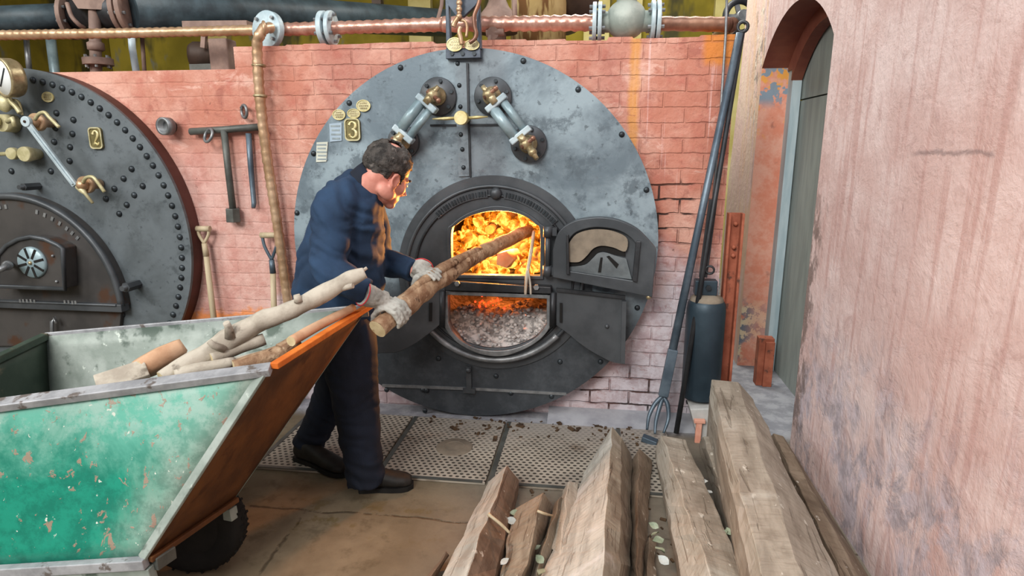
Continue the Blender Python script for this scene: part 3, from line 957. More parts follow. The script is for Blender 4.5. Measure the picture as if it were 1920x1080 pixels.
# centre strap
ST = [(-0.781,2.067),(-0.716,2.060),(-0.708,1.458),(-0.769,1.455)]
m = MB(); m.prism(ST, FY - .010, FY)
m.build('centre_strap', MAT['plate3'], b3)
m = MB(); m.prism([(-0.716,2.060),(-0.704,2.060),(-0.698,1.452),(-0.708,1.452)], FY - .013, FY)
m.build('seam', MAT['iron'], b3)
m = MB(); m.prism([(-0.927,1.740),(-0.539,1.742),(-0.539,1.730),(-0.927,1.729)], FY - .006, FY)
m.build('cross_seam', MAT['iron'], b3)
for p in [(-0.763,3.490,2.058),(-0.756,3.490,1.945),(-0.752,3.490,1.833),(-0.752,3.490,1.685),(-0.745,3.490,1.604),(-0.740,3.490,1.505)]: rivet(b3, p, .75)
for p in [(-1.086,3.500,2.043),(-1.392,3.500,1.859),(-1.624,3.500,1.580),(-1.753,3.500,1.236),(-0.406,3.500,2.067),(-0.110,3.500,1.917),(0.129,3.500,1.683),(0.273,3.500,1.389),(-0.922,3.500,0.461),(-1.021,3.500,0.157),(0.253,3.500,0.724),(-1.253,3.500,0.145),(-0.997,3.500,0.155),(-0.474,3.500,0.166),(-0.228,3.500,0.159),(-0.917,3.500,0.366),(-0.564,3.500,0.271),(-0.181,3.500,0.380),(0.056,3.500,0.391),(-1.012,3.500,0.020)]: rivet(b3, p, .95)

# hanger bracket over the boiler with two brass labels
m = MB()
m.prism([(-0.819,2.130),(-0.632,2.132),(-0.630,2.081),(-0.820,2.079)], FY - .045, FY)
m.prism([(-0.816,2.375),(-0.798,2.374),(-0.792,2.130),(-0.816,2.130)], FY - .045, FY)
m.prism([(-0.652,2.370),(-0.635,2.370),(-0.627,2.127),(-0.647,2.127)], FY - .045, FY)
m.prism([(-0.813,2.479),(-0.634,2.473),(-0.635,2.370),(-0.656,2.339),(-0.711,2.293),(-0.719,2.286),(-0.757,2.287),(-0.799,2.343),(-0.816,2.375)], FY - .045, FY - .015)
hb = m.build('hanger_bracket', MAT['slate'], b3, .003)
for p in [(-0.785,3.450,2.105),(-0.727,3.450,2.104),(-0.664,3.450,2.103)]:
    q = MB(); q.lathe([(.012, -.008), (.012, 0)], (p[0], FY - .045, p[2]), (0, 1, 0), 6, False); q.build('bolt', MAT['rivet'], hb)
c = [(-0.767,2.149)][0]; oval_plate(b3, c, 0.0445, 0.0356, FY - .047)
c = [(-0.675,2.145)][0]; oval_plate(b3, c, 0.0415, 0.0267, FY - .047, None, 'oval_plate', 2)
m = MB(); pp = bez([(-0.616,3.410,2.387),(-0.630,3.410,2.336),(-0.653,3.410,2.281),(-0.651,3.410,2.229),(-0.643,3.410,2.192),(-0.655,3.410,2.166),(-0.681,3.410,2.151)], 6); m.tube(pp, .011, 10)
m.build('copper_drain', MAT['copper_old'], b3)
m = MB()
pts = [(-0.732,3.420,2.413),(-0.733,3.420,2.382),(-0.733,3.420,2.362),(-0.733,3.420,2.347),(-0.734,3.420,2.331),(-0.734,3.420,2.316),(-0.734,3.420,2.300),(-0.735,3.420,2.282)]
for i, p in enumerate(pts): m.ball(p, .017 if i % 2 else .013, None, 10, 6)
m.tube(pts, .010, 8)
m.tube(bez([(-0.735,3.420,2.282),(-0.758,3.420,2.254),(-0.767,3.420,2.233)], 4), .014, 8)
m.tube(bez([(-0.727,3.420,2.232),(-0.736,3.420,2.206),(-0.728,3.420,2.174),(-0.723,3.420,2.143)], 4), .012, 8)
m.tube(bez([(-0.737,3.430,2.266),(-0.706,3.430,2.260),(-0.695,3.430,2.228),(-0.701,3.430,2.181)], 4), .008, 8)
m.build('gauge_pipe', MAT['bronze'], b3)

# water gauges: discs, cocks, guard tubes
def gauge(top, bot, rt, rb, hidden=False):
    g = None
    m = MB(); t = V((top[0], FY - .13, top[1])); q = V((bot[0], FY - .13, bot[1]))
    d = (q - t).normalized(); s = V((d.z, 0, -d.x))
    a, e = t + d * .055, q - d * .055
    m.tube([a + s * .028, e + s * .028], .030, 16)
    m.tube([a - s * .036, e - s * .036], .022, 16)
    g = m.build('gauge_guard', MAT['tube'], b3)
    for p in (a, e):
        k = MB(); k.bar(p - s * .068, p + s * .062, .06, .034, d); k.build('end_clamp', MAT['pale_steel'], g, .006)
    for c, r in ((top, rt), (bot, rb)):
        f = flange_disc(b3, c, r, FY - .03, MAT['casting'], 'gauge_flange', 6, .03)
    for c, sgn in ((top, 1), (bot, -1)):
        k = MB()
        o = V((c[0], FY - .03, c[1]))
        k.lathe([(.050, 0), (.050, -.03), (.034, -.035), (.030, -.11), (.026, -.13), (0, -.13)], o, (0, 1, 0), 20)
        k.ball(o + V((0, -.11, 0)), .036)
        k.cyl(o + V((0, -.12, 0)), o + V((0, -.12, 0)) + d * sgn * .055, .022)
        k.cyl(o + V((0, -.12, 0)), o + V((0, -.12, 0)) - d * sgn * .055, .018, .012)
        ck = k.build('gauge_cock', MAT['brass'], b3)
        k = MB(); k.cyl(o + V((0, -.13, 0)) - s * .045, o + V((0, -.13, 0)) + s * .03, .012); k.ball(o + V((0, -.13, 0)) - s * .047, .015)
        k.build('plug_handle', MAT['copper_old'], ck)
    return g
GT = [(-0.873,1.887),(-0.569,1.884),(-0.372,1.633),(-1.080,1.645)]
gauge(GT[0], GT[3], 0.1026, 0.0905)
gauge(GT[1], GT[2], 0.1026, 0.0996)
e = (-0.311,3.320,1.556); a = (-0.356,3.350,1.616)
m = MB(); m.tube([a, V(a).lerp(V(e), .55), e], [.02, .016, .012], 12); m.ball(V(a).lerp(V(e), .45), .024)
m.build('drain_nozzle', MAT['brass'], b3)
# brass wing handle
c = (-0.720,3.360,1.768)
m = MB(); m.lathe([(.035, -.02), (.037, -.012), (.037, .03), (.022, .035), (.022, .14)], c, (0, 1, 0), 24)
for s, p in ((-1, (-0.882,3.380,1.764)), (1, (-0.580,3.380,1.774))):
    m.tube([V(c) + V((s * .03, .02, 0)), V(c).lerp(V(p), .6) + V((0, .01, 0)), p], [.014, .015, .006], 10, True, True, .6)
m.build('wing_handle', MAT['gold'], b3)
# plates
c = [(-1.377,1.713)][0]; stroke_plate(b3, 'number_plate', c, 0.0905, 0.1237, FY, MAT['brass'], MAT['brass_dark'], MAT['brass_plate'], FIG3, MAT['gold'])
for px, rx, rz in (([(-1.454,1.795)][0], 13, 10), ([(-1.366,1.801)][0], 13, 9), ([(-1.307,1.843)][0], 14, 11)):
    oval_plate(b3, px, rx * .00295, rz * .00295, FY)
def notice(poly, mat, nlines):
    m = MB(); m.prism(poly, FY - .006, FY)
    p = m.build('notice_plate', mat, b3)
    x0 = min(a for a, _ in poly); x1 = max(a for a, _ in poly); z0 = min(c for _, c in poly); z1 = max(c for _, c in poly)
    m = MB()
    for i in range(nlines):
        zz = lerp(z1, z0, (i + .8) / (nlines + .6))
        m.box(((x0 + x1) / 2, FY - .0065, zz), ((x1 - x0) * (.62 if i % 2 else .75), .002, (z1 - z0) * .35 / nlines))
    m.build('faded_lettering', MAT['print_ink'], p)
notice([(-1.515,1.746),(-1.441,1.752),(-1.448,1.652),(-1.518,1.646)], MAT['notice_grey'], 4)
notice([(-1.599,1.643),(-1.531,1.646),(-1.548,1.535),(-1.610,1.532)], MAT['notice_cream'], 5)

# fire door, swung open against the front
yl, yr = 3.43, 3.36
x0d = (-0.229,3.430,0.963)[0]; x1d = (0.315,3.360,0.990)[0]
def door_pt(p, push): # p = (x, z) measured on the tilted plane of the open door
    return V((p[0], lerp(yl, yr, (p[0] - x0d) / (x1d - x0d)) + push, p[1]))
DOp = [(-0.225,0.910),(-0.227,1.060),(-0.197,1.161),(-0.125,1.220),(-0.031,1.245),(0.054,1.249),(0.140,1.233),(0.224,1.194),(0.288,1.135),(0.324,1.095),(0.317,0.829)]
DOp = smooth2(DOp, 5, (0, 1, 9, 10))
m = MB(); m.holed(DOp, [], .0, .035, lambda a, c, d: tuple(door_pt((a, c), d)))
fd = m.build('fire_door', MAT['casting'], b3, .003)
inn = [(-0.143,0.951),(-0.151,1.105),(-0.106,1.162),(-0.029,1.192),(0.047,1.196),(0.127,1.183),(0.191,1.147),(0.233,1.095),(0.223,0.913)]
inn = smooth2(inn, 5, (0, 1, 7, 8))
m = MB(); m.holed(DOp, [inn], -.035, .0, lambda a, c, d: tuple(door_pt((a, c), d)))
m.build('door_rim', MAT['casting'], fd, .004)
# liner plate: dusty brown above a ragged gap, grey air plate with slots below
up = [(-0.135,0.999),(-0.140,1.099),(-0.100,1.153),(-0.029,1.180),(0.048,1.185),(0.122,1.171),(0.174,1.138),(0.166,1.071),(0.102,1.090),(0.039,1.097),(-0.006,1.079),(-0.040,1.037),(-0.079,1.003)]
m = MB(); m.holed(smooth2(up, 4, (0, 1)), [], -.028, -.002, lambda a, c, d: tuple(door_pt((a, c), d)))
m.build('baffle_plate', MAT['dust'], fd)
gap = [(-0.135,0.992),(-0.074,1.003),(-0.034,1.036),(-0.000,1.075),(0.045,1.094),(0.103,1.086),(0.166,1.067),(0.167,1.041),(0.104,1.051),(0.052,1.065),(0.018,1.055),(-0.010,1.025),(-0.050,0.988),(-0.132,0.974)]
m = MB(); m.holed(smooth2(gap, 4, (0, 6, 7, 13)), [], -.012, -.001, lambda a, c, d: tuple(door_pt((a, c), d)))
m.build('dark_gap', MAT['black'], fd)  # solid black sheet filling the ragged gap
lowp = [(-0.131,0.971),(-0.050,0.985),(-0.008,1.022),(0.020,1.052),(0.058,1.059),(0.110,1.045),(0.173,1.029),(0.206,0.918),(-0.131,0.944)]
m = MB(); m.holed(smooth2(lowp, 4, (0, 6, 7, 8)), [], -.016, -.001, lambda a, c, d: tuple(door_pt((a, c), d)))
ap_ = m.build('air_plate', MAT['casting_grey'], fd)
for q in ([(0.024,0.947),(0.041,0.948),(0.047,1.031),(0.035,1.031)], [(0.067,1.037),(0.081,1.043),(0.134,0.998),(0.123,0.974)]):
    m = MB(); m.holed(q, [], -.019, -.015, lambda a, c, d: tuple(door_pt((a, c), d)))
    m.build('air_slot', MAT['black'], ap_)
for q in ([(0.219,1.132),(0.241,1.133),(0.231,0.911),(0.208,0.916)], [(-0.152,1.153),(-0.141,1.153),(-0.130,0.934),(-0.148,0.934)]):
    m = MB(); m.holed(q, [], -.055, -.01, lambda a, c, d: tuple(door_pt((a, c), d)))
    m.build('rib', MAT['iron'], fd, .003)
h0, h1 = (-0.257,3.420,1.174), (-0.257,3.420,0.928)
m = MB(); m.cyl(h0, h1, .016); fh = m.build('hinge_pin', MAT['casting'], b3)
for t in (.05, .95):
    c = V(h0).lerp(V(h1), t)
    m = MB(); m.cyl(c - V((0, 0, .03)), c + V((0, 0, .03)), .026); m.box(c + V((.025, .01, 0)), (.05, .03, .045))
    m.build('hinge_knuckle', MAT['casting'], fh)
m = MB(); m.ball((0.299,3.340,0.827), .014); m.cyl((0.299,3.340,0.827), (0.306,3.420,0.808), .007)
m.build('door_stop', MAT['brass'], b3)

# ash pit doors
def ash_door(pts, y0, y1, slot, lift):
    xs = [p[0] for p in pts]; xa, xb = min(xs), max(xs)
    f = lambda a, c, d: (a, lerp(y0, y1, (a - xa) / (xb - xa)) + d, c)
    m = MB(); m.holed(pts, [], 0.0, .022, f)
    o = m.build('ash_door', MAT['casting'], b3, .003)
    m = MB(); m.holed(slot, [], -.012, -.001, f)
    m.build('vent_slot', MAT['black'], o)
    return o, f
RD = [(-0.207,0.839),(-0.011,0.833),(0.176,0.820),(0.183,0.429),(0.126,0.433),(0.072,0.453),(-0.001,0.488),(-0.072,0.532),(-0.130,0.577),(-0.185,0.613),(-0.203,0.625)]
o, f = ash_door(smooth2(RD, 4, (0, 1, 2, 3, 10)), 3.43, 3.37, [(-0.184,0.757),(-0.170,0.757),(-0.168,0.645),(-0.183,0.645)], 0)
m = MB(); m.holed([(0.159,0.797),(0.182,0.798),(0.188,0.440),(0.164,0.442)], [], -.03, -.001, f); m.build('edge_rib', MAT['casting'], o)
m = MB(); m.ball(V((0.083,3.380,0.642)), .012); m.build('stud', MAT['casting'], o)
m = MB(); m.holed([(-0.206,0.844),(0.176,0.826),(0.176,0.808),(-0.206,0.826)], [], -.02, -.001, f); m.build('top_rib', MAT['iron'], o)
LD = [(-1.257,0.634),(-1.194,0.733),(-1.080,0.793),(-0.938,0.820),(-0.845,0.822),(-0.853,0.630),(-0.898,0.590),(-0.947,0.550),(-1.012,0.502),(-1.078,0.466),(-1.136,0.447),(-1.208,0.448),(-1.263,0.458)]
o, f = ash_door(smooth2(LD, 4, (4, 5)), 3.30, 3.42, [(-0.933,0.740),(-0.917,0.741),(-0.921,0.632),(-0.937,0.632)], 0)
m = MB(); m.cyl((-0.860,3.420,0.808), (-0.869,3.420,0.593), .018); m.build('hinge_pin', MAT['iron'], b3)
m = MB(); m.cyl((-0.223,3.420,0.818), (-0.223,3.420,0.618), .018); m.build('hinge_pin', MAT['iron'], b3)

# ---------------------------------------------------------------- what burns inside
random.seed(11)
FIRE_FLOOR = FC[1] - .04
m = MB()
for i in range(260):
    x = FC[0] + random.uniform(-.36, .36)
    y = random.uniform(3.62, 4.4)
    hmax = .02 + max(0, (y - 3.62)) * .65
    z = FIRE_FLOOR + .02 + random.uniform(0, hmax)
    if (x - FC[0]) ** 2 + (z + .05 - FC[1]) ** 2 > .38 ** 2: continue
    r = random.uniform(.03, .07)
    R = Matrix.Rotation(random.uniform(0, 6), 3, V((random.random(), random.random(), random.random() + .1)).normalized())
    m.ball((x, y, z), (r, r * random.uniform(.5, .9), r * random.uniform(.5, .9)), R, 8, 6)
# a sheet of flame against the back, folded like a curtain
secs = []
for i in range(17):
    t = i / 16
    secs.append([V((FC[0] - .37 + .74 * j / 24, 4.45 + .05 * math.sin(j * 1.7 + i * .6), FIRE_FLOOR + t * .38)) for j in range(25)])
vs = [p for s in secs for p in s]
m.add(vs, [(i * 25 + j, i * 25 + j + 1, (i + 1) * 25 + j + 1, (i + 1) * 25 + j) for i in range(16) for j in range(24)], True)
tag(m.build('fire', MAT['fire'], None), 'orange flames and glowing coals filling the upper furnace opening', 'fire', None, 'stuff')
point_light('firelight', (FC[0], 3.72, FC[1] + .2), 160, (1.0, .36, .07), .10)
point_light('firelight_ash_pit', (FC[0] - .02, 3.95, FC[1] - .13), 2.5, (1.0, .22, .03), .05)
def burning_log(a, b, r, label, mat, cut=True, seg=9):
    a, b = V(a), V(b)
    m = MB(); m.tube([a.lerp(b, t / 5) for t in range(6)], [r * q for q in (1, 1.05, .98, 1.03, .95, .9)], seg, True, True, None, False, .25, 12)
    o = m.build('burning_log', mat, None, origin=a)
    tag(o, label, 'log')
    return o
burning_log((-0.528,3.600,0.968), (FC[0] + .15, 4.2, FC[1] + .02), .055, 'dark end of a split log standing out of the fire below the carried log', MAT['fresh'], seg=5)
burning_log((-0.673,3.950,1.095), (FC[0] - .1, 4.35, FC[1] + .22), .03, 'charred log end high in the middle of the flames', MAT['char'])
burning_log((-0.763,3.900,0.965), (FC[0] - .28, 4.3, FC[1] + .1), .045, 'charred round log at the left side of the fire', MAT['char'])
burning_log((-0.435,3.900,0.945), (FC[0] + .33, 4.3, FC[1] + .04), .035, 'small charred log at the right side of the fire', MAT['char'])
# ash under the grate
m = MB()
g = 30
vs = []
for i in range(g + 1):
    for j in range(g + 1):
        x = FC[0] - .40 + .80 * i / g; y = 3.468 + .9 * j / g
        h = FC[1] - .44 + .14 * min(1, (y - 3.468) / .2) + .05 * noise.noise(V((x * 6, y * 6, 0))) + .02 * noise.noise(V((x * 22, y * 22, 3))) + .06 * max(0, (x - FC[0])) 
        lim = FC[1] - math.sqrt(max(0.0, .44 ** 2 - (x - FC[0]) ** 2)) + .008
        vs.append(V((x, y, max(h, lim))))
m.add(vs, [(i * (g + 1) + j, (i + 1) * (g + 1) + j, (i + 1) * (g + 1) + j + 1, i * (g + 1) + j + 1) for i in range(g) for j in range(g)], True)
for i in range(260):
    x = FC[0] + random.uniform(-.3, .32); y = random.uniform(3.47, 3.95)
    h = FC[1] - .44 + .14 * min(1, (y - 3.468) / .2) + .05 * noise.noise(V((x * 6, y * 6, 0))) + .06 * max(0, (x - FC[0]))
    lim = FC[1] - math.sqrt(max(0.0, .44 ** 2 - (x - FC[0]) ** 2)) + .01
    r = random.uniform(.006, .018)
    m.ball((x, y, max(h, lim) + r * .6), (r, r * .8, r * .7), None, 6, 4)
tag(m.build('ash', MAT['ash'], None), 'grey ash heap in the lower ash pit opening', 'ash', None, 'stuff')
m = MB()
for i in range(46):
    t = random.random()
    x = (-0.644,3.900,0.543)[0] + random.gauss(0, .075) ; y = 3.80 + random.uniform(-.08, .1)
    z = FC[1] - .27 + t * t * .19
    r = random.uniform(.004, .010) * (1.3 - t)
    m.ball((x, y, z), r, None, 6, 4)
tag(m.build('embers', MAT['ember'], None), 'red hot embers dropping through the grate onto the ash', 'embers', None, 'stuff')

# ---------------------------------------------------------------- boiler number 2 (cold)
b2 = empty('boiler', (B2[0], FY, 0.0), 'dark riveted round boiler front with number 2 plate, half hidden behind the cart', 'boiler')
m = MB(); m.prism(circ(B2[0], B2[1], R2, 110), FY, FY + .022)
m.build('front_plate', MAT['plate2'], b2)
m = MB(); m.holed(circ(B2[0], B2[1], R2 - .002, 110), [circ(B2[0], B2[1], R2 - .05, 110)], FY + .0205, WY - .004)
m.build('edge_flange', MAT['flange_edge'], b2)
m = MB(); m.holed(circ(B2[0], B2[1], .95, 96), [circ(B2[0], B2[1], .93, 96)], FY + .02, 4.75)
m.build('shell', MAT['soot'], b2)
for i in range(44):                                  # edge rivets
    a = math.radians(100 - i * 3.75)
    rivet(b2, (B2[0] + (R2 - .062) * math.cos(a), FY, B2[1] + (R2 - .062) * math.sin(a)), 1.15)
for p in [(-3.238,3.500,1.816),(-3.131,3.500,1.776),(-3.152,3.500,1.694),(-3.181,3.500,1.616),(-3.199,3.500,1.533),(-3.261,3.500,1.729),(-3.284,3.500,1.647),(-3.338,3.500,1.471),(-3.612,3.500,1.470),(-2.852,3.500,1.429),(-2.923,3.500,1.367),(-2.990,3.500,1.305),(-2.790,3.500,1.487),(-2.731,3.500,1.385),(-2.796,3.500,1.330),(-2.855,3.500,1.270),(-2.914,3.500,1.214),(-2.969,3.500,0.609),(-2.991,3.500,0.566)]: rivet(b2, p, 1.15)
c = [(-2.991,1.669)][0]; stroke_plate(b2, 'number_plate', c, 0.0845, 0.1268, FY, MAT['brass_plate'], MAT['brass_dark'], MAT['brass_plate'], FIG2, MAT['gold'])
c = [(-3.273,1.909)][0]; oval_plate(b2, c, 0.0392, 0.0302, FY)
# half round furnace front
HC = [(-3.621,0.640)][0]
HT = [(-3.456,1.339)][0]
HR = HT[1] - HC[1]
m = MB(); m.holed(circ(HC[0], HC[1], HR, 50, 0, PI), [], FY - .05, FY - .001)
hf = m.build('furnace_casting', MAT['casting2'], b2, .004)
m = MB(); m.tube([(HC[0] + (HR - .02) * math.cos(PI * i / 50), FY - .055, HC[1] + (HR - .02) * math.sin(PI * i / 50)) for i in range(51)], .022, 10)
m.build('rim_moulding', MAT['casting'], hf)
m = MB(); m.box((HC[0], FY - .05, HC[1] - .01), (HR * 2, .07, .05)); m.cyl((HC[0] - HR, FY - .085, HC[1] + .01), (HC[0] + HR - .03, FY - .085, HC[1] + .01), .008)
hbn = m.build('sill_bar', MAT['casting'], b2, .004)
for p in [(-3.621,3.410,0.659),(-3.598,3.410,0.660),(-3.571,3.410,0.661),(-3.544,3.410,0.662),(-3.518,3.410,0.659),(-3.303,3.410,0.663),(-3.276,3.410,0.664),(-3.250,3.410,0.661),(-3.228,3.410,0.662)]:
    q = MB(); q.box(p, (.013, .006, .022)); q.build('worn_letter', MAT['worn'], hbn)
m = MB()
for a in [math.radians(q) for q in (116, 112, 108, 104, 100, 96, 92, 72, 67, 62, 57, 52, 48, 44)]:
    R = Matrix.Rotation(-(a - PI / 2), 3, 'Y')
    m.box((HC[0] + (HR - .085) * math.cos(a), FY - .052, HC[1] + (HR - .085) * math.sin(a)), (.016, .008, .026), R)
m.build('worn_lettering', MAT['worn'], hf)
# closed fire door: a box with arched top and a round slotted damper
DY = FY - .15
FD2 = [(-3.701,0.766),(-3.652,0.964),(-3.580,1.026),(-3.491,1.067),(-3.399,1.085),(-3.307,1.071),(-3.227,1.036),(-3.198,1.017),(-3.228,0.763)]
m = MB(); m.prism(FD2, DY, FY - .05)
f2 = m.build('fire_door', MAT['casting2'], b2, .006)
m = MB(); m.tube([V((x, DY - .004, z)) for x, z in FD2], .014, 8, False, True, None, True)
m.build('door_rim', MAT['casting'], f2)
c = [(-3.419,0.925)][0]
m = MB(); m.lathe([(0, -.02), (0.0893, -.02), (0.0979, -.008), (0.0979, .005), (0, .005)], (c[0], DY, c[1]), (0, 1, 0), 36)
dm = m.build('damper_disc', MAT['tube'], f2)
for i in range(8):
    a = 2 * PI * i / 8 + .25
    R = Matrix.Rotation(-(a - PI / 2), 3, 'Y')
    q = MB(); q.box((c[0] + .06 * math.cos(a), DY - .0195, c[1] + .06 * math.sin(a)), (.015, .006, .065), R)
    q.build('damper_slot', MAT['black'], dm)
q = MB(); q.ball((c[0], DY - .02, c[1]), .012); q.build('damper_pin', MAT['brass'], dm)
q = MB(); q.tube([(-3.498,3.260,0.923),(-3.511,3.220,0.904),(-3.573,3.200,0.883)], [.022, .018, .014], 12); q.ball((-3.517,3.270,0.917), .03); q.cyl((-3.517,3.270,0.917), (-3.588,3.360,0.912), .014)
q.build('door_handle', MAT['worn'], f2)
for p in [(-3.272,3.345,0.969),(-3.275,3.345,0.809)]:
    q = MB(); q.ball(p, .009); q.build('stud', MAT['worn'], f2)
# lugs on the rim
for (px, cc) in (((-2.852,3.440,0.773), .03), ((-3.440,3.440,1.380), .024)):
    q = MB(); q.lathe([(cc, -.05), (cc, .06)], px, (0, 1, 0), 6, False); q.cyl(V(px) + V((0, -.08, 0)), V(px) + V((0, .05, 0)), cc * .55)
    q.build('clamp_bolt', MAT['casting'], b2)
# lower casting and pin under the sill
m = MB(); m.prism([(-4.071,0.593),(-2.964,0.627),(-2.998,0.499),(-3.084,0.360),(-4.133,0.314)], FY - .03, FY - .001)
m.build('ash_pit_front', MAT['casting2'], b2, .004)
m = MB(); m.tube([(-3.462,3.430,0.389),(-3.441,3.430,0.523),(-3.417,3.430,0.549),(-3.408,3.430,0.513)], .011, 8)
m.build('latch_pin', MAT['worn'], b2)
# pressure gauge
gc = V((-3.369,3.340,2.004))
m = MB(); m.lathe([(.0, .05), (.10, .05), (.108, .03), (.108, -.015), (.112, -.025), (.100, -.035), (.094, -.02), (0, -.02)], gc, (0.35, 1, .08), 36)
pg = m.build('pressure_gauge', MAT['brass'], b2)
m = MB(); m.lathe([(0, -.024), (.094, -.024), (.094, -.02), (0, -.02)], gc, (0.35, 1, .08), 36)
m.build('dial', MAT['dial'], pg)
ax = V((.35, 1, .08)).normalized()
m = MB(); sd = ax.cross(V((0, 0, 1))).normalized(); uu = sd.cross(ax)
m.bar(gc - ax * .027 + (-sd * .04 - uu * .045), gc - ax * .027 + (sd * .045 + uu * .05), .006, .004, ax)
m.build('needle', MAT['rivet'], pg)
m = MB(); m.tube(bez([(-3.448,3.400,1.922),(-3.435,3.400,1.879),(-3.406,3.400,1.849),(-3.385,3.400,1.812)], 5), .014, 10); m.tube(bez([(-3.453,3.420,1.893),(-3.405,3.420,1.881),(-3.394,3.420,1.832),(-3.393,3.420,1.801)], 5), .007, 8)
m.build('siphon_pipe', MAT['brass_plate'], b2)
# brass cocks at the left edge
q = MB(); c = (-3.537,3.440,1.757); q.lathe([(.05, -.03), (.055, .055), (0, .055)], c, (0, 1, 0), 24); q.ball(V(c) + V((-.02, -.05, .01)), .035); q.tube([(-3.459,3.380,1.763),(-3.400,3.360,1.780),(-3.395,3.360,1.732)], .014, 8)
q.build('test_cock', MAT['brass_plate'], b2)
q = MB(); c = (-3.500,3.420,1.869); q.ball(c, (.045, .03, .05)); q.cyl(c, V(c) + V((0, .08, 0)), .03)
q.build('cock_body', MAT['brass_plate'], b2)
q = MB(); c = (-3.401,3.420,1.575); q.lathe([(.042, -.03), (.045, -.02), (.045, .0), (.03, .08)], c, (0, 1, 0), 24)
d = (-3.487,3.420,1.578); q.lathe([(.034, -.03), (.036, -.02), (.036, .0), (.02, .05)], d, (0, 1, 0), 20)
q.tube([c, d, (-3.612,3.420,1.575)], .012, 8)
q.build('blow_off_cock', MAT['brass_plate'], b2)
# water gauge: long pale guard bar with a lever cock at each end
ga, gb = V((-3.273,3.320,1.760)), V((-3.060,3.360,1.394))
m = MB(); m.bar(ga, gb, .034, .018, (0, 1, 0)); m.lathe([(.03, -.012), (.03, .012)], ga, (0, 1, 0), 20)
m.bar(ga.lerp(gb, .15) + V((.0, -.012, -.0)), ga.lerp(gb, .98) + V((0, -.012, 0)), .012, .01, (0, 1, 0))
gg = m.build('gauge_guard', MAT['pale_steel'], b2, .003)
m = MB(); m.lathe([(0, -.016), (.008, -.016), (.008, -.011)], ga, (0, 1, 0), 10); m.build('eye_hole', MAT['soot'], gg)
for c, lv in (((-3.267,3.400,1.760), [(-3.235,3.340,1.773),(-3.182,3.320,1.804),(-3.137,3.310,1.809),(-3.114,3.310,1.783),(-3.069,3.320,1.727)]), ((-3.011,3.400,1.398), [(-2.987,3.340,1.414),(-2.944,3.320,1.443),(-2.893,3.310,1.447),(-2.867,3.310,1.417),(-2.840,3.320,1.361)])):
    q = MB(); q.lathe([(.05, -.03), (.052, .0), (.03, .02), (.03, .09), (0, .1)], c, (0, 1, 0), 24); q.ball(V(c) + V((0, -.04, 0)), .034)
    ck = q.build('gauge_cock', MAT['bronze'], b2)
    q = MB(); q.tube(bez(lv, 5), .010, 8); q.build('lever', MAT['brass_plate'], ck)
q = MB(); q.tube([(-3.044,3.360,1.388),(-3.007,3.350,1.367),(-2.993,3.350,1.348),(-2.953,3.350,1.292)], [.016, .02, .01, .008], 10)
q.build('drain_nozzle', MAT['brass_plate'], b2)

# ---------------------------------------------------------------- pipes above the brickwork
def pipe_flange(c, axis, r, t=.03, parent=None, mat=None, bolts=6, name='flange'):
    m = MB(); m.lathe([(0, -t / 2), (r, -t / 2), (r, t / 2), (0, t / 2)], c, axis, 32)
    f = m.build(name, mat or MAT['flange'], parent, .003)
    d = V(axis).normalized(); up = V((0, 0, 1)) if abs(d.z) < .9 else V((1, 0, 0))
    s = d.cross(up).normalized(); u = s.cross(d)
    for i in range(bolts):
        a = 2 * PI * (i + .5) / bolts
        p = V(c) + (s * math.cos(a) + u * math.sin(a)) * r * .78
        q = MB(); q.cyl(p - d * (t / 2 + .018), p + d * (t / 2 + .018), .010, None, 6, False)
        q.build('bolt', MAT['worn'], f)
    return f
def ribbed(path, r, step, amp, n_seg=14):
    out, rr = [], []
    path = [V(p) for p in path]
    for i in range(len(path) - 1):
        L = (path[i + 1] - path[i]).length
        k = max(2, int(L / step * 3))
        for j in range(k):
            out.append(path[i].lerp(path[i + 1], j / k))
    out.append(path[-1])
    L = 0
    for i, p in enumerate(out):
        if i: L += (p - out[i - 1]).length
        rr.append(r * (1 + amp * (math.sin(2 * PI * L / step) ** 3)))
    return MB().tube(out, rr, n_seg)
CP = [(-3.985,3.720,2.297),(-3.754,3.720,2.304),(-2.869,3.720,2.297),(-1.956,3.720,2.295),(-1.607,3.720,2.296),(-0.896,3.720,2.300),(0.010,3.720,2.287)]
cpipe = empty('copper_pipe', CP[3], 'long ribbed copper feed pipe running along the top of the brickwork', 'pipe')
ribbed([CP[0], CP[1], CP[2], CP[3]], .029, .05, .12).build('pipe_run', MAT['bronze'], cpipe)
ribbed([CP[3], CP[4], CP[5]], .037, .055, .12).build('pipe_run', MAT['copper'], cpipe)
ribbed([CP[5], CP[6]], .042, .057, .13).build('pipe_run', MAT['copper'], cpipe)
m = ribbed([(0.265,3.720,2.278),(0.689,3.720,2.262)], .038, .075, .08); m.build('pipe_run', MAT['copper_old'], cpipe)
q0 = V((0.684,3.720,2.262))
m = MB(); m.tube(bez([q0 - V((.03, 0, 0)), q0 + V((.005, .02, 0)), q0 + V((.02, .09, 0)), q0 + V((.02, 1.0, 0))], 5), .038, 14); m.build('return_bend', MAT['copper_old'], cpipe)
pf = pipe_flange(CP[4], (1, 0, 0), .095, .03, cpipe, MAT['flange'], 6)
pf = pipe_flange(V(CP[4]) + V((.045, 0, 0)), (1, .0, 0), .095, .025, cpipe, MAT['flange'], 6)
dc = V((-1.925,3.660,2.284))
fl = pipe_flange(dc, (-.28, -1, .05), .105, .04, cpipe, MAT['flange'], 4)
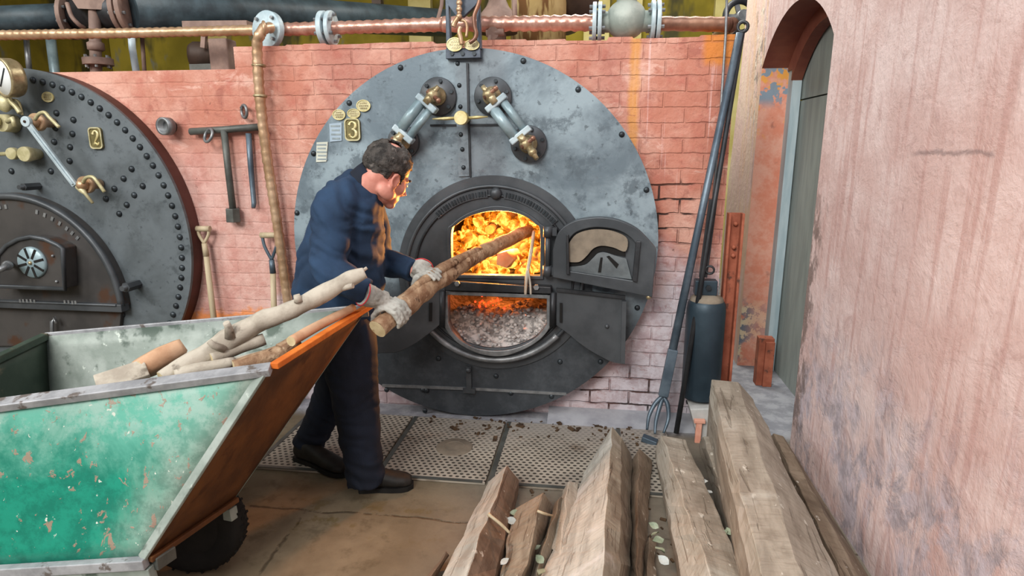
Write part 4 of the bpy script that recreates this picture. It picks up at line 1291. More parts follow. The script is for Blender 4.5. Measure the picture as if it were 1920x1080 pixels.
# globe valve in the pipe
vc = V((0.137,3.720,2.300))
gv = empty('globe_valve', vc, 'round grey-green valve body between two bolted flanges on the copper pipe', 'valve')
m = MB(); m.ball(vc, (.112, .11, .105), None, 26, 16); m.cyl(vc - V((.16, 0, .01)), vc + V((.16, 0, -.01)), .055); m.cyl(vc + V((0, 0, .06)), vc + V((0, 0, .14)), .06, .05)
m.build('body', MAT['valve'], gv)
for s in (-1, 1):
    for o in (.143, .172):
        pipe_flange(vc + V((s * o, 0, -.01)), (1, 0, 0), .105, .022, gv, MAT['flange'], 6)
m = MB(); m.lathe([(.085, .12), (.085, .145), (0, .145)], vc, (0, 0, 1), 20); m.cyl(vc + V((0, 0, .14)), vc + V((0, 0, .34)), .04)
m.build('bonnet', MAT['valve'], gv)
# drop pipe
DPt = [(-1.876,3.600,2.284),(-1.887,3.540,2.269),(-1.912,3.520,2.221),(-1.933,3.530,2.160),(-1.947,3.540,1.905),(-1.941,3.550,1.573),(-1.920,3.560,1.225),(-1.906,3.570,0.894),(-1.892,3.570,0.639),(-1.879,3.570,0.412)]
dp = empty('drop_pipe', DPt[-1], 'thin copper pipe bending down the wall left of the big lit boiler', 'pipe')
ribbed(bez(DPt, 3), .029, .05, .12, 12).build('pipe_run', MAT['bronze'], dp)
for p in [(-1.940,3.545,2.073),(-1.947,3.545,1.906)]:
    q = MB(); q.torus(p, (0.05, 0, 1), .031, .009); q.build('joint_ring', MAT['brass'], dp)
q = MB(); q.torus(DPt[1], (1, .6, 0), .034, .010); q.build('joint_ring', MAT['bronze'], dp)

# big lagged steam main
sm = empty('steam_main', (-2.978,4.200,2.539), 'large blue-black lagged pipe behind the copper pipe at the top left', 'pipe')
m = MB(); m.tube([(-4.512,4.000,2.448),(-3.915,4.150,2.489),(-3.630,4.250,2.514)], 0.0869, 28); m.build('pipe_run', MAT['lag'], sm)
m = MB(); m.tube([(-3.049,4.000,2.491),(-2.669,4.600,2.589),(-2.270,5.400,2.693),(-1.507,6.600,2.834)], .128, 28); m.build('pipe_run', MAT['lag'], sm)
m = MB(); m.tube([(-3.630,4.250,2.514),(-3.049,4.000,2.491)], .11, 24); m.build('pipe_run', MAT['iron'], sm)
for px in [(-3.680,4.220,2.503),(-3.063,4.000,2.498),(-3.125,4.020,2.501)]:
    pipe_flange(px, (1, .2, 0), .15, .03, sm, MAT['brown_iron'], 8)
def vpipe(name, pts, r, mat, label, cat='pipe', fl=None, flm=None, seg=14):
    o = empty(name, pts[-1], label, cat)
    MB().tube(pts, r, seg).build('pipe_run', mat, o)
    return o
sp = vpipe('standpipe', [(-3.284,4.000,2.653),(-3.352,4.000,2.143),(-3.372,4.000,1.919)], .036, MAT['brown_iron'], 'dusty brown flanged standpipe rising behind the top of boiler two')
pipe_flange((-3.331,4.000,2.173), (0, 0, 1), .092, .045, sp, MAT['brown_iron'], 6)
q = MB(); q.lathe([(.036, .0), (.052, .01), (.052, .05), (.036, .06)], (-3.332,4.000,2.240), (0, 0, 1), 18); q.build('collar', MAT['brown_iron'], sp)
q = MB(); q.loft([[V((-3.454,3.950,2.615)), V((-3.127,3.950,2.605)), V((-3.206,4.050,2.630)), V((-3.541,4.050,2.640))], [V((-3.382,3.950,2.497)), V((-3.215,3.950,2.486)), V((-3.296,4.050,2.508)), V((-3.467,4.050,2.519))]], True, False)
q.tube(bez([(-3.453,3.950,2.531),(-3.418,3.930,2.448),(-3.390,3.950,2.399),(-3.398,4.000,2.388)], 4), .014, 8)
q.build('saddle', MAT['brown_iron'], sp)
vpipe('conduit', [(-3.024,3.950,2.339),(-3.030,3.950,2.247),(-3.021,3.950,2.048)], .022, MAT['pale_steel'], 'thin pale blue pipe behind the wall top right of the brown standpipe')
vpipe('conduit', [(-3.210,4.300,2.401),(-3.230,4.300,2.085)], .014, MAT['brown_iron'], 'thin brown pipe right beside the pale blue pipe behind the wall')
vpipe('conduit', [(-4.130,4.300,2.385),(-4.151,4.300,2.097)], .019, MAT['worn'], 'thin grey pipe behind the wall above the pressure gauge')
vpipe('conduit', [(-5.944,6.500,2.770),(-5.961,6.500,2.281),(-6.145,6.500,-0.035)], .05, MAT['tube'], 'dim green-grey pipe in the background between gauge and standpipe')
hv = empty('stop_valve', (-2.580,4.100,2.210), 'dusty brown valve body on the wall ledge left of the drop pipe', 'valve')
q = MB(); q.lathe([(.07, -.09), (.09, -.06), (.09, .06), (.06, .09)], (-2.622,4.100,2.211), (1, .3, 0), 20); q.ball((-2.622,4.100,2.211), .085)
q.build('body', MAT['drum'], hv)
q = MB(); q.box((-2.427,4.000,2.194), (.13, .12, .20)); q.build('side_block', MAT['brown_iron'], hv, .01)
q = MB(); q.bar((-2.492,4.020,2.296), (-2.511,4.020,2.128), .03, .03, (0, 1, 0)); q.bar((-2.642,4.000,2.121), (-2.364,4.000,2.124), .10, .04); q.build('stand', MAT['tool'], hv)
q = MB(); q.bar((-2.664,4.000,2.375), (-2.221,4.000,2.368), .09, .06); q.bar((-2.539,4.000,2.356), (-2.560,4.000,2.246), .03, .03, (0, 1, 0)); q.build('yoke', MAT['brown_iron'], hv)
# things in the gloom behind the hanger
sp2 = vpipe('standpipe', [(-0.674,4.300,2.673),(-0.672,4.300,2.481),(-0.666,4.300,2.252)], .055, MAT['brown_iron'], 'brown pipe with spreading foot behind the copper pipe, right of the hanger')
q = MB(); q.lathe([(.056, .10), (.075, .06), (.11, .02), (.13, -.04), (.13, -.1)], (-0.668,4.300,2.443), (0, 0, 1), 24); q.build('foot', MAT['brown_iron'], sp2)
vpipe('conduit', [(-0.534,4.100,2.561),(-0.527,4.100,2.315)], .016, MAT['brown_iron'], 'thin brown pipe right of the spreading pipe foot at the top')
o = MB().lathe([(0, -.5), (.20, -.5), (.20, .4), (.13, .48), (0, .5)], (-0.448,4.800,2.680), (0, 0, 1), 28).build('lagged_drum', MAT['ochre_lag'], None, origin=(-0.445,4.800,2.430))
tag(o, 'ochre stained lagged drum behind the copper pipe at the top centre', 'drum')
o = MB().lathe([(0, -.4), (.16, -.4), (.22, -.25), (.22, .3), (0, .5)], (-0.269,5.200,2.724), (.15, -1, 0), 28).build('dark_drum', MAT['drum'], None, origin=(-0.265,5.200,2.492))
tag(o, 'dark brown round drum end between ochre drum and grey valve', 'drum')
tf = empty('small_fitting', (-0.603,3.700,2.233), 'small pale pipe tee poking out of the wall top beside the hanger', 'fitting')
q = MB(); q.cyl((-0.600,3.680,2.241), (-0.619,3.800,2.261), .033); q.cyl((-0.640,3.700,2.242), (-0.539,3.700,2.248), .02); q.cyl((-0.617,3.690,2.232), (-0.623,3.690,2.175), .013); q.build('tee', MAT['brown_iron'], tf)
vpipe('pull_rope', [(-0.934,3.900,2.557),(-0.939,3.880,2.435),(-0.947,3.800,2.333),(-0.951,3.760,2.273)], .011, MAT['brown_iron'], 'thin brown cord dropping to the copper pipe left of the hanger', 'cord')
q = MB(); q.bar((-2.400,7.000,3.164), (-2.392,7.000,2.839), .10, .10, (0, 1, 0)); tag(q.build('post', MAT['drum'], None), 'dark post in the background above the copper pipe, left of the hanger', 'post')

# pulley, cable and counterweight at the corner
pu = empty('pulley', (1.139,5.750,2.661), 'black spoked pulley wheel at the top corner behind the end of the pink wall', 'pulley')
c = V((1.143,5.750,2.669)); axp = V((.25, -1, .05))
m = MB(); m.torus(c, axp, .125, .026, 40, 10); m.build('rim', MAT['iron'], pu)
m = MB(); m.lathe([(.045, -.04), (.045, .07)], c, axp, 16)
d = axp.normalized(); s = d.cross(V((0, 0, 1))).normalized(); u = s.cross(d)
for i in range(5):
    a = i * 2 * PI / 5
    m.bar(c, c + (s * math.cos(a) + u * math.sin(a)) * .125, .04, .014, d)
m.build('spokes', MAT['worn'], pu)
m = MB(); m.cyl(c, c + d * -.5, .022); m.bar(c + d * -.4, V((c.x, c.y + .45, .0)), .08, .08, (0, 1, 0)); m.build('bracket', MAT['iron'], pu)

cw = empty('counterweight', (0.652,3.480,0.219), 'black iron cylinder weight with domed top hanging beside the leaning rods', 'weight')
wt, wb = V((0.625,3.500,0.811)), V((0.656,3.500,0.211))
wb = V((wt.x + .008, wt.y, wb.z))
wr_ = 0.1071
m = MB(); H = wt.z - wb.z
m.lathe([(0, 0), (wr_ * .98, 0), (wr_, .01), (wr_, H * .86), (wr_ * .96, H * .92), (wr_ * .8, H * .97), (wr_ * .45, H), (0, H)], wb, (0, 0, 1), 40)
m.build('weight_body', MAT['weight'], cw)
m = MB(); m.lathe([(wr_ * .97, H * .905), (wr_ * .80, H * .978), (wr_ * .46, H * 1.008), (0, H * 1.008)], wb, (0, 0, 1), 40); m.build('dust_cap', MAT['dust'], cw)
m = MB(); m.box(wt + V((-.005, 0, .045)), (.12, .07, .085)); m.build('top_block', MAT['weight'], cw, .006)
m = MB(); m.lathe([(.016, -.012), (.016, .01)], wt + V((.005, -.04, .05)), (0, 1, 0), 6, False); m.build('bolt', MAT['rivet'], cw)
m = MB(); m.bar((0.600,3.480,0.915), (0.632,3.520,1.339), .045, .016, (0, 1, 0)); m.build('strap', MAT['iron'], cw, .002)
m = MB(); m.torus((0.630,3.455,0.962), (.3, 1, .2), .022, .006, 20, 6); m.build('ring', MAT['iron'], cw)
m = MB(); m.tube([(0.632,3.520,1.334),(0.645,3.550,1.744),(0.647,3.580,2.202),(0.640,3.600,2.463)], .007, 8); m.build('cable', MAT['worn'], cw)
m = MB()
for dx in (-.06, .06): m.cyl(wb + V((dx, .0, .005)), wb + V((dx, 0, -.045)), .008)
m.box(wb + V((0, 0, -.045)), (.15, .03, .012)); m.build('guide_pins', MAT['iron'], cw)
cb = MB().holed([(0.559,0.183),(0.728,0.199),(0.745,-0.035),(0.615,-0.044)], [], 3.36, 3.52); zmin = min(v.z for v in cb.v)
for v in cb.v: v.z = max(v.z, .001) if v.z < .04 else v.z
tag(cb.build('concrete_block', MAT['concrete'], None, .006), 'pale concrete block on the floor below the black counterweight', 'block')
q = MB(); q.bar((0.581,3.340,0.123), (0.642,3.340,0.124), .03, .02); q.bar((0.610,3.340,0.122), (0.606,3.330,-0.016), .032, .02, (0, 1, 0))
tag(q.build('tee_iron', MAT['pink_iron'], None, .003), 'small pink painted T shaped iron in front of the concrete block', 'bracket')
# rusty channel on the corner of the setting and a rusty stub post
ch = MB(); p0, p1 = V((0.745,3.620,1.249)), V((0.769,3.620,0.192))
x0 = p0.x
for dx, wdt, dy, dep in ((0, .014, 0, .05), (.072, .014, 0, .05), (.036, .085, .03, .014)):
    ch.box((x0 - .005 + dx, 3.60 + dy, (p0.z + .02) / 2 + .01), (wdt, dep, p0.z - .02))
cho = ch.build('channel_iron', MAT['rust'], None, .002, origin=(x0, 3.6, 0))
tag(cho, 'rust-red riveted iron channel standing at the end of the brick wall', 'channel')
for p in [(0.756,3.600,1.198),(0.772,3.600,1.066),(0.782,3.600,1.018)]: 
    q = MB(); q.ball((x0 + .035, 3.612, p[2]), .013); q.build('rivet', MAT['rust'], cho)
rp = MB(); a = V((1.189,4.300,0.341)); rp.box((a.x, 4.30, a.z / 2), (.10, .08, a.z)); rp.box((a.x + .02, 4.27, a.z / 2 - .01), (.06, .06, a.z - .02))
tag(rp.build('iron_post', MAT['rust'], None, .004, origin=(a.x, 4.3, 0)), 'short rusty iron post standing in front of the arched doorway jamb', 'post')

# ---------------------------------------------------------------- tools on and against the wall
tk = empty('socket_key', (-2.212,3.580,1.202), 'black T handled box key hanging head down on the wall', 'spanner')
m = MB(); m.tube([(-2.433,3.580,1.707),(-2.215,3.580,1.718),(-1.982,3.580,1.733)], .021, 12); m.build('cross_bar', MAT['tool'], tk)
m = MB(); m.tube([(-2.212,3.575,1.715),(-2.210,3.575,1.477),(-2.205,3.575,1.236)], .020, 12); m.build('shank', MAT['tool'], tk)
m = MB(); m.tube([(-2.207,3.575,1.249),(-2.209,3.575,1.167)], [.044, .046], 6, True, False); m.build('socket', MAT['tool'], tk, .003)
m = MB(); m.tube([(-2.066,3.590,1.697),(-2.071,3.590,1.509),(-2.072,3.590,1.285),(-2.070,3.575,1.254)], [.017, .017, .015, .012], 10)
tag(m.build('iron_bar', MAT['rod'], None, origin=(-2.053,3.590,1.696)), 'straight blue-grey iron bar hanging on the wall right of the T key', 'bar')
nt = empty('large_nut', (-2.569,3.580,1.738), 'round grey bored nut fixed on the wall beside the dark boiler', 'nut')
c = V((-2.562,3.570,1.738)); d = V((-.2, -1, 0))
m = MB(); m.lathe([(.036, .004), (.052, .004), (.052, -.048), (.036, -.048), (.036, -.01)], c, -d, 28); m.torus(c, d, .044, .003, 28, 8); m.build('collar', MAT['worn'], nt)
m = MB(); m.lathe([(0, .0), (.037, .0), (.037, .01), (0, .01)], c + V((0, .02, 0)), (0.2, 1, 0), 24); m.build('bore', MAT['black'], nt)
rg = MB(); rg.torus((-2.296,3.545,1.684), (.55, 1, -.45), .040, .009, 28, 8)
tag(rg.build('iron_ring', MAT['worn'], None, origin=(-2.296,3.545,1.684)), 'pale iron ring hanging on the cross bar of the T key', 'ring')
rg = MB(); rg.torus((-2.075,3.580,1.822), (.75, 1, 0), .036, .009, 28, 8); rg.cyl((-2.093,3.580,1.843), (-2.109,3.620,1.852), .007)
tag(rg.build('iron_ring', MAT['worn'], None, origin=(-2.075,3.580,1.822)), 'small iron ring on a nail above the T key', 'ring')
def shovel(name, grip_a, grip_b, fork, sock, foot, label, iron):
    o = empty(name, foot, label, 'shovel')
    MB().tube([grip_a, grip_b], .018, 12).build('grip', MAT['ash_wood'] if iron != 'wood' else MAT['ash_wood'], o)
    m = MB()
    for g in (grip_a, grip_b):
        e = V(g).lerp(V(grip_b if g == grip_a else grip_a), .08)
        m.tube(bez([e, V(e).lerp(V(fork), .45) + (V(e) - (V(grip_a) + V(grip_b)) / 2) * .25, fork], 5), .010, 8)
    m.tube([fork, sock], [.016, .019], 10)
    m.build('yoke', MAT['rod'] if iron == 'iron' else MAT['ash_wood'], o)
    MB().tube([sock, foot], [.017, .019], 12).build('shaft', MAT['ash_wood'], o)
    f = V(foot); 
    q = MB(); zz = f.z
    q.loft([[f + V((-.09, 0, .0)), f + V((-.05, -.03, .02)), f + V((.05, -.03, .02)), f + V((.09, 0, 0)), f + V((.05, -.02, 0)), f + V((-.05, -.02, 0))],
            [V((f.x - .13, f.y - .02, .01)), V((f.x - .07, f.y - .05, .01)), V((f.x + .07, f.y - .05, .01)), V((f.x + .13, f.y - .02, .01)), V((f.x + .07, f.y - .04, .004)), V((f.x - .07, f.y - .04, .004))]], True, False)
    q.build('blade', MAT['tool'], o)
    return o
shovel('shovel', (-2.449,3.560,1.122), (-2.360,3.560,1.123), (-2.410,3.560,1.032), (-2.405,3.560,0.951), (-2.380,3.530,0.403), 'long wooden D handled shovel leaning on the wall beside the dark boiler', 'wood')
shovel('shovel', (-2.029,3.560,1.089), (-1.915,3.560,1.092), (-1.973,3.560,0.938), (-1.971,3.560,0.854), (-1.983,3.530,0.385), 'shovel with blue-grey iron yoke leaning behind the copper drop pipe', 'iron')

# long fire irons leaning in the corner
fk = empty('fire_fork', (0.416,3.360,0.068), 'long dark fire fork leaning against the wall, tines on the floor', 'fork')
f0, f1 = V((0.717,3.580,2.195)), V((0.414,3.420,0.231))
MB().tube([f0, f0.lerp(f1, .5), f1], [.019, .021, .025], 10).build('shaft', MAT['rod'], fk)
q = MB(); q.bar(f0.lerp(f1, .86) + V((0, -.01, 0)), f1 + V((0, -.01, 0)), .055, .03, (0, 1, 0)); q.build('socket', MAT['rod'], fk, .004)
for pts in ([(0.414,3.420,0.231),(0.370,3.400,0.188),(0.337,3.370,0.124),(0.327,3.340,0.052)], [(0.414,3.420,0.221),(0.395,3.400,0.163),(0.376,3.360,0.098),(0.370,3.320,0.039)], [(0.420,3.420,0.221),(0.441,3.400,0.182),(0.445,3.370,0.114),(0.418,3.330,0.043)]):
    q = MB(); q.tube(bez(pts, 5), rads([.013, .013, .011, .007], 5), 8); q.build('tine', MAT['rod'], fk)
pk = empty('poker', (0.492,3.360,0.034), 'second long thin poker leaning behind the fire fork', 'poker')
f0, f1 = V((0.735,3.600,2.198)), V((0.492,3.360,0.034))
MB().tube([f0, f0.lerp(f1, .5), f1], [.013, .014, .015], 10).build('shaft', MAT['iron'], pk)
q = MB(); q.torus(f0 + V((.0, 0, .03)), (.3, 1, 0), .025, .009, 20, 8); q.build('loop', MAT['iron'], pk)
q = MB(); q.bar((0.296,3.270,0.039), (0.376,3.250,0.019), .05, .03); 
tag(q.build('hoe_blade', MAT['rod'], None, .004, origin=(0.330,3.260,0.030)), 'flat blue-grey iron blade lying on the floor by the fork tines', 'blade')

# perforated plates on the floor
gx = [-1.72, -1.06, -0.49, 0.15, 0.45]
lab = ['perforated iron floor plate under the boots of the man',
       'perforated iron floor plate with round cover in front of the boiler', 'perforated iron floor plate right of the round cover, behind the pale timber',
       'narrow perforated iron floor plate under the fire fork tines']
for i in range(4):
    m = MB(); m.box(((gx[i] + gx[i + 1]) / 2, 3.07, .009), (gx[i + 1] - gx[i] - .012, .70, .016))
    o = m.build('floor_plate', MAT['grate'], None, .003, origin=((gx[i] + gx[i + 1]) / 2, 3.07, 0))
    tag(o, lab[i], 'floor plate', None)
    m = MB(); m.bar((gx[i] + .02, 2.725, .0175), (gx[i + 1] - .02, 2.725, .0175), .02, .004); m.bar((gx[i] + .018, 2.735, .0175), (gx[i] + .018, 3.415, .0175), .024, .004)
    m.build('border', MAT['tool'], o)
    if i == 1:
        c = (-0.726,3.060,0.018)
        m = MB(); m.lathe([(0, .004), (.095, .004), (.10, 0), (.10, -.002)], c, (0, 0, 1), 32); m.torus(V(c) + V((0, 0, .003)), (0, 0, 1), .055, .004, 28, 6); m.build('round_cover', MAT['dust'], o)
random.seed(5)
m = MB()
for i in range(90):
    px = random.uniform(-.95, .3); py = 3.44 - abs(random.gauss(0, .12))
    s = random.uniform(.004, .014)
    m.box((px, py, .018 + s * .3), (s * 2, s, s * .6), Matrix.Rotation(random.uniform(0, 3), 3, 'Z'))
for p in ((-.78, 3.28), (-.52, 3.18), (-.40, 3.36), (-.10, 3.36)):
    m.box((p[0], p[1], .022), (.05, .022, .01), Matrix.Rotation(p[0] * 9, 3, 'Z'))
tag(m.build('cinders', MAT['debris'], None), 'dark cinders and wood chips scattered on the plates under the boiler', 'cinders', None, 'stuff')

# ---------------------------------------------------------------- the green cart
NF, FF = V((-1.051,1.832,0.900)), V((-0.976,2.539,0.930))
NRr = NF + V((-.979, -.204, -.115)) * 1.30
FRr = V((-2.400,2.351,0.800))
NFb, FFb = V((-1.403,1.603,0.320)), V((-1.321,1.973,0.320))
NRb, FRb = V((NRr.x + .05, NRr.y - .02, .22)), V((FRr.x + .05, FRr.y - .12, .22))
cart = empty('skip_cart', (-1.7, 2.0, 0), 'scuffed green metal firewood cart with rusty brown sloping front', 'cart')
ctr = (NF + FF + NRr + FRr + NFb + FFb + NRb + FRb) / 8
def slab(a, b, c, d, t):
    # thin sheet through four corners, thickened towards the inside of the tub
    n = (V(b) - V(a)).cross(V(d) - V(a)).normalized()
    if n.dot(ctr - V(a)) < 0: n = -n
    m = MB()
    A = [V(a), V(b), V(c), V(d)]; B = [p + n * t for p in A]
    k = 10
    vs = []
    for L in (A, B):
        for i in range(k + 1):
            for j in range(k + 1):
                q = L[0].lerp(L[1], i / k).lerp(L[3].lerp(L[2], i / k), j / k)
                bul = math.sin(PI * i / k) * math.sin(PI * j / k)
                q = q + n * (.012 * noise.noise(q * 3.5) * bul)
                vs.append(q)
    N1 = (k + 1) ** 2
    fs = []
    for i in range(k):
        for j in range(k):
            q = (i * (k + 1) + j, (i + 1) * (k + 1) + j, (i + 1) * (k + 1) + j + 1, i * (k + 1) + j + 1)
            fs += [q, tuple(x + N1 for x in q[::-1])]
    bd = [i * (k + 1) for i in range(k + 1)] + [k * (k + 1) + j for j in range(1, k + 1)] + [i * (k + 1) + k for i in range(k - 1, -1, -1)] + [j for j in range(k - 1, 0, -1)]
    for i in range(len(bd)):
        a1, b1 = bd[i], bd[(i + 1) % len(bd)]
        fs.append((a1, b1, b1 + N1, a1 + N1))
    m.add(vs, fs, True)
    return m, n
def two_tone(o, n, mat):
    # the inner face of a sheet has its own finish, a shaded green at the rear
    o.data.materials.append(mat)
    for f in o.data.polygons:
        if f.normal.dot(n) > .3: f.material_index = 1
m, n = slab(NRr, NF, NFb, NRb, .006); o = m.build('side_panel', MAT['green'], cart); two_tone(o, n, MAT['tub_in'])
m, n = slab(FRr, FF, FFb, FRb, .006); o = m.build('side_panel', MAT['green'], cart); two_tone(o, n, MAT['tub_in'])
m, n = slab(NRr, FRr, FRb, NRb, .006); o = m.build('rear_panel', MAT['green'], cart); two_tone(o, n, MAT['tub_shade'])
m, n = slab(NF, FF, FFb, NFb, .008); o = m.build('front_panel', MAT['rust_panel'], cart)
m, n = slab(NRb, NFb, FFb, FRb, .006); o = m.build('tub_floor', MAT['tub_shade'], cart)
def rail(pts, w, h, nm, mat, up=(0, 0, 1)):
    m = MB()
    for a, b in zip(pts, pts[1:]): m.bar(a, b, w, h, up)
    return m.build(nm, mat, cart, .003)
UP = V((0, 0, 1))
rail([NRr, NF], .045, .028, 'near_rim', MAT['rim'], (0, -.35, 1))
rail([FRr + UP * -.012, FF + UP * -.012], .012, .055, 'far_rim', MAT['rim'])
rail([NRr, FRr], .035, .03, 'rear_rim', MAT['tub_shade'])
n1 = (NF - NFb).normalized()
inw = (FF - NF).normalized()
rail([NF - inw * .006 + V((-.018, 0, 0)), NFb - inw * .006 + V((-.018, 0, 0))], .012, .035, 'corner_angle', MAT['tub_in'], (1, 0, .6))
rail([NF + n1 * .012 + V((.004, 0, 0)), FF + n1 * .012 + V((.004, 0, 0))], .030, .022, 'front_lip', MAT['rust_lip'])
rail([NFb + V((0, -.012, -.01)), NRb + V((0, -.012, -.01))], .03, .035, 'bottom_rail', MAT['rim'])
rail([NFb + V((0.01, .0, -.055)), NRb + V((0, .0, -.055))], .035, .05, 'chassis_rail', MAT['tub_in'])
rail([NFb + V((.004, .0, -.006)), FFb + V((.004, .0, -.006))], .022, .02, 'bottom_edge', MAT['rust_panel'])
rail([NFb + V((.004, .012, -.03)), NFb.lerp(FFb, .22) + V((.004, 0, -.03))], .04, .045, 'bracket', MAT['tool'])
rail([FFb + V((0, -.02, -.055)), FRb + V((0, .0, -.055))], .035, .05, 'chassis_rail', MAT['tub_in'])
for q in (NRb, FRb):
    rail([q + V((.15, 0, -.03)), V((q.x + .15, q.y, .0))], .05, .05, 'leg', MAT['tub_in'], (0, 1, 0))
# wheel
wax = V((-.16, .98, 0)).normalized()
wc = V((-1.505, 1.965, .201))
m = MB(); m.lathe([(.11, -.04), (.172, -.042), (.195, -.030), (.200, 0), (.195, .030), (.172, .042), (.11, .04), (.11, -.04)], wc, wax, 48)
wh = m.build('wheel', MAT['tyre'], cart)
m = MB()
for i in range(44):
    a = 2 * PI * i / 44
    s = V((1, .163, 0)).normalized(); d = s * math.cos(a) + UP * math.sin(a)
    for k in (-.022, .0, .022): m.box(wc + d * .1965 + wax * (k + (.005 if i % 2 else -.005)), (.008, .014, .008), Matrix.Rotation(-a, 3, 'Y'))
m.build('tread', MAT['tyre'], wh)
m = MB(); m.lathe([(.0, -.03), (.108, -.034), (.113, -.02), (.113, .02), (.108, .034), (0, .03)], wc, wax, 36); m.cyl(wc - wax * .06, wc + wax * .06, .022)
m.build('hub', MAT['iron'], wh)
m = MB()
for s in (-.062, .062): m.bar(wc + wax * s, wc + wax * s + V((-.12, 0, .0)) + UP * .0, .03, .012); m.bar(wc + wax * s + V((-.12, 0, 0)), wc + wax * s + V((-.12, 0, .03)), .03, .012, (0, 1, 0))
m.build('fork', MAT['iron'], cart)

# ---------------------------------------------------------------- firewood in the cart
def branch(name, pts, radii, mat, label, cat='branch', seg=12, n=6, wob=.22, ends=None, group=None, ws=14):
    m = MB()
    path = bez(pts, n)
    m.tube(path, rads(radii, n), seg, True, True, None, False, wob, ws)
    o = m.build(name, mat, None, origin=V(pts[0]))
    if ends:
        o.data.materials.append(ends)
        for f in o.data.polygons:
            if len(f.vertices) > 4: f.material_index = 1
    tag(o, label, cat, group)
    return o
o = branch('branch', [(-1.519,1.920,0.805),(-1.458,2.020,0.845),(-1.374,2.100,0.894),(-1.300,2.150,0.947),(-1.135,2.220,1.014),(-0.980,2.280,1.096),(-0.897,2.320,1.133)], [.030,.040,.046,.038,.034,.032,.022], MAT['drift'], 'thick crooked grey branch reaching out of the cart over the far rim', 'branch', 14, 8, .28, MAT['endgrain'])
for pts, r in (([(-1.344,2.080,0.922),(-1.342,2.070,0.967),(-1.342,2.060,0.984)], .014), ([(-1.123,2.200,1.036),(-1.129,2.200,1.065)], .013), ([(-0.977,2.270,1.079),(-0.925,2.260,1.092)], .010), ([(-1.362,2.060,0.880),(-1.383,2.030,0.903),(-1.398,2.030,0.919)], .012), ([(-0.929,2.310,1.124),(-0.891,2.330,1.151)], .006)):
    q = MB(); q.tube(pts, [r * 1.3, r] if len(pts) == 2 else [r * 1.4, r, r * .9], 8, True, True, None, False, .2, 20)
    q.build('knot_stub', MAT['drift'], o)
branch('split_log', [(-1.654,1.980,0.815),(-1.629,2.060,0.832),(-1.600,2.140,0.847)], [.042,.048,.046], MAT['fresh'], 'short pink-tan split log with square cut end, leftmost in the cart', 'log', 5, 4, .12, MAT['endgrain'])
o = MB(); a, b_ = V((-1.733,1.860,0.797)), V((-1.615,1.970,0.826)); o.bar(a, b_, .09, .02, (.1, -.6, 1))
tag(o.build('wood_slab', MAT['drift'], None, .004, origin=a), 'pale flat slab of wood resting on the near rim left of the split log', 'wood slab')
branch('branch', [(-1.399,2.030,0.853),(-1.345,2.100,0.865),(-1.260,2.170,0.889)], [.022,.024,.022], MAT['drift'], 'short straight grey branch lying right under the thick crooked one', 'branch', 10, 5, .2, MAT['endgrain'])
branch('twig', [(-1.388,2.000,0.839),(-1.301,2.060,0.847),(-1.178,2.160,0.870)], [.010,.009,.006], MAT['drift'], 'thin pale twig under the short branch in the cart', 'twig', 8, 5, .15)
branch('split_log', [(-1.263,1.960,0.843),(-1.193,2.020,0.858),(-1.108,2.080,0.884)], [.034,.036,.034], MAT['bark'], 'brown barked log piece in the corner of the cart behind the rim', 'log', 6, 4, .2, MAT['endgrain'])
branch('split_log', [(-1.128,2.050,0.883),(-1.098,2.110,0.906)], [.034,.030], MAT['bark'], 'small brown stub of wood wedged against the orange lip', 'log', 6, 4, .2, MAT['bark'])
branch('pole', [(-1.073,2.020,0.936),(-1.043,2.200,0.947),(-0.987,2.400,0.966)], [.020,.019,.016], MAT['fresh'], 'slim pink-tan pole lying along the orange lip of the cart', 'pole', 10, 5, .15, MAT['endgrain'])
branch('branch', [(-1.473,1.930,0.816),(-1.401,1.980,0.833),(-1.311,2.040,0.841)], [.024,.026,.016], MAT['drift'], 'grey branch stub lowest in the cart against the near rim', 'branch', 9, 4, .3, MAT['endgrain'])

# ---------------------------------------------------------------- timbers on the floor
def timber(edges, mat, label, group=None, n=26, ext=1.55, left=None, rough=.013):
    # edges: (far x,y,z)(near x,y,z) points of every long edge, from left to right
    E = [(V(a), V(b)) for a, b in edges]
    # close the section underneath
    lo = []
    for a, b in (E[-1], E[0]):
        if min(a.z, b.z) > .03:
            lo.append((V((a.x, a.y, .004)), V((b.x, b.y, .004))))
    ring = E + lo
    org = sum((a for a, _ in ring), V((0, 0, 0))) / len(ring)
    org.z = 0
    ax = sum((b - a for a, b in ring), V((0, 0, 0)))
    ang = math.atan2(ax.x, -ax.y)
    secs = []
    for i in range(n + 1):
        t = ext * i / n
        sec = []
        for j, (a, b) in enumerate(ring):
            p = a.lerp(b, t)
            if p.z > .02 and 0 < i:
                p = p + V((noise.noise(p * 9 + V((j, 0, 0))), 0, noise.noise(p * 9 + V((0, j, 5))))) * rough
            sec.append(p)
        secs.append(sec)
    m = MB(); m.loft(secs, True, False)
    R = Matrix.Rotation(-ang, 3, 'Z')
    for i in range(len(m.v)): m.v[i] = R @ (m.v[i] - org) + org
    o = m.build('timber', mat, None, .004, origin=org)
    o.rotation_euler = (0, 0, ang)
    if left:
        o.data.materials.append(left)
        for f in list(o.data.polygons)[:n * len(ring)]:
            if f.index % len(ring) == 0: f.material_index = 1
    tag(o, label, 'timber', group)
    return o
def ed(*a): return list(a)
timber([((0.625,3.186,0.330), (0.524,1.822,0.290)), ((0.635,3.217,0.420), (0.530,1.730,0.360)), ((0.766,3.196,0.420), (0.648,1.733,0.370)), ((0.842,3.170,0.340), (0.821,1.901,0.260))], TIM['grey'], 'largest grey-brown squared timber on top, pointing at the black counterweight', left=TIM['pale'])
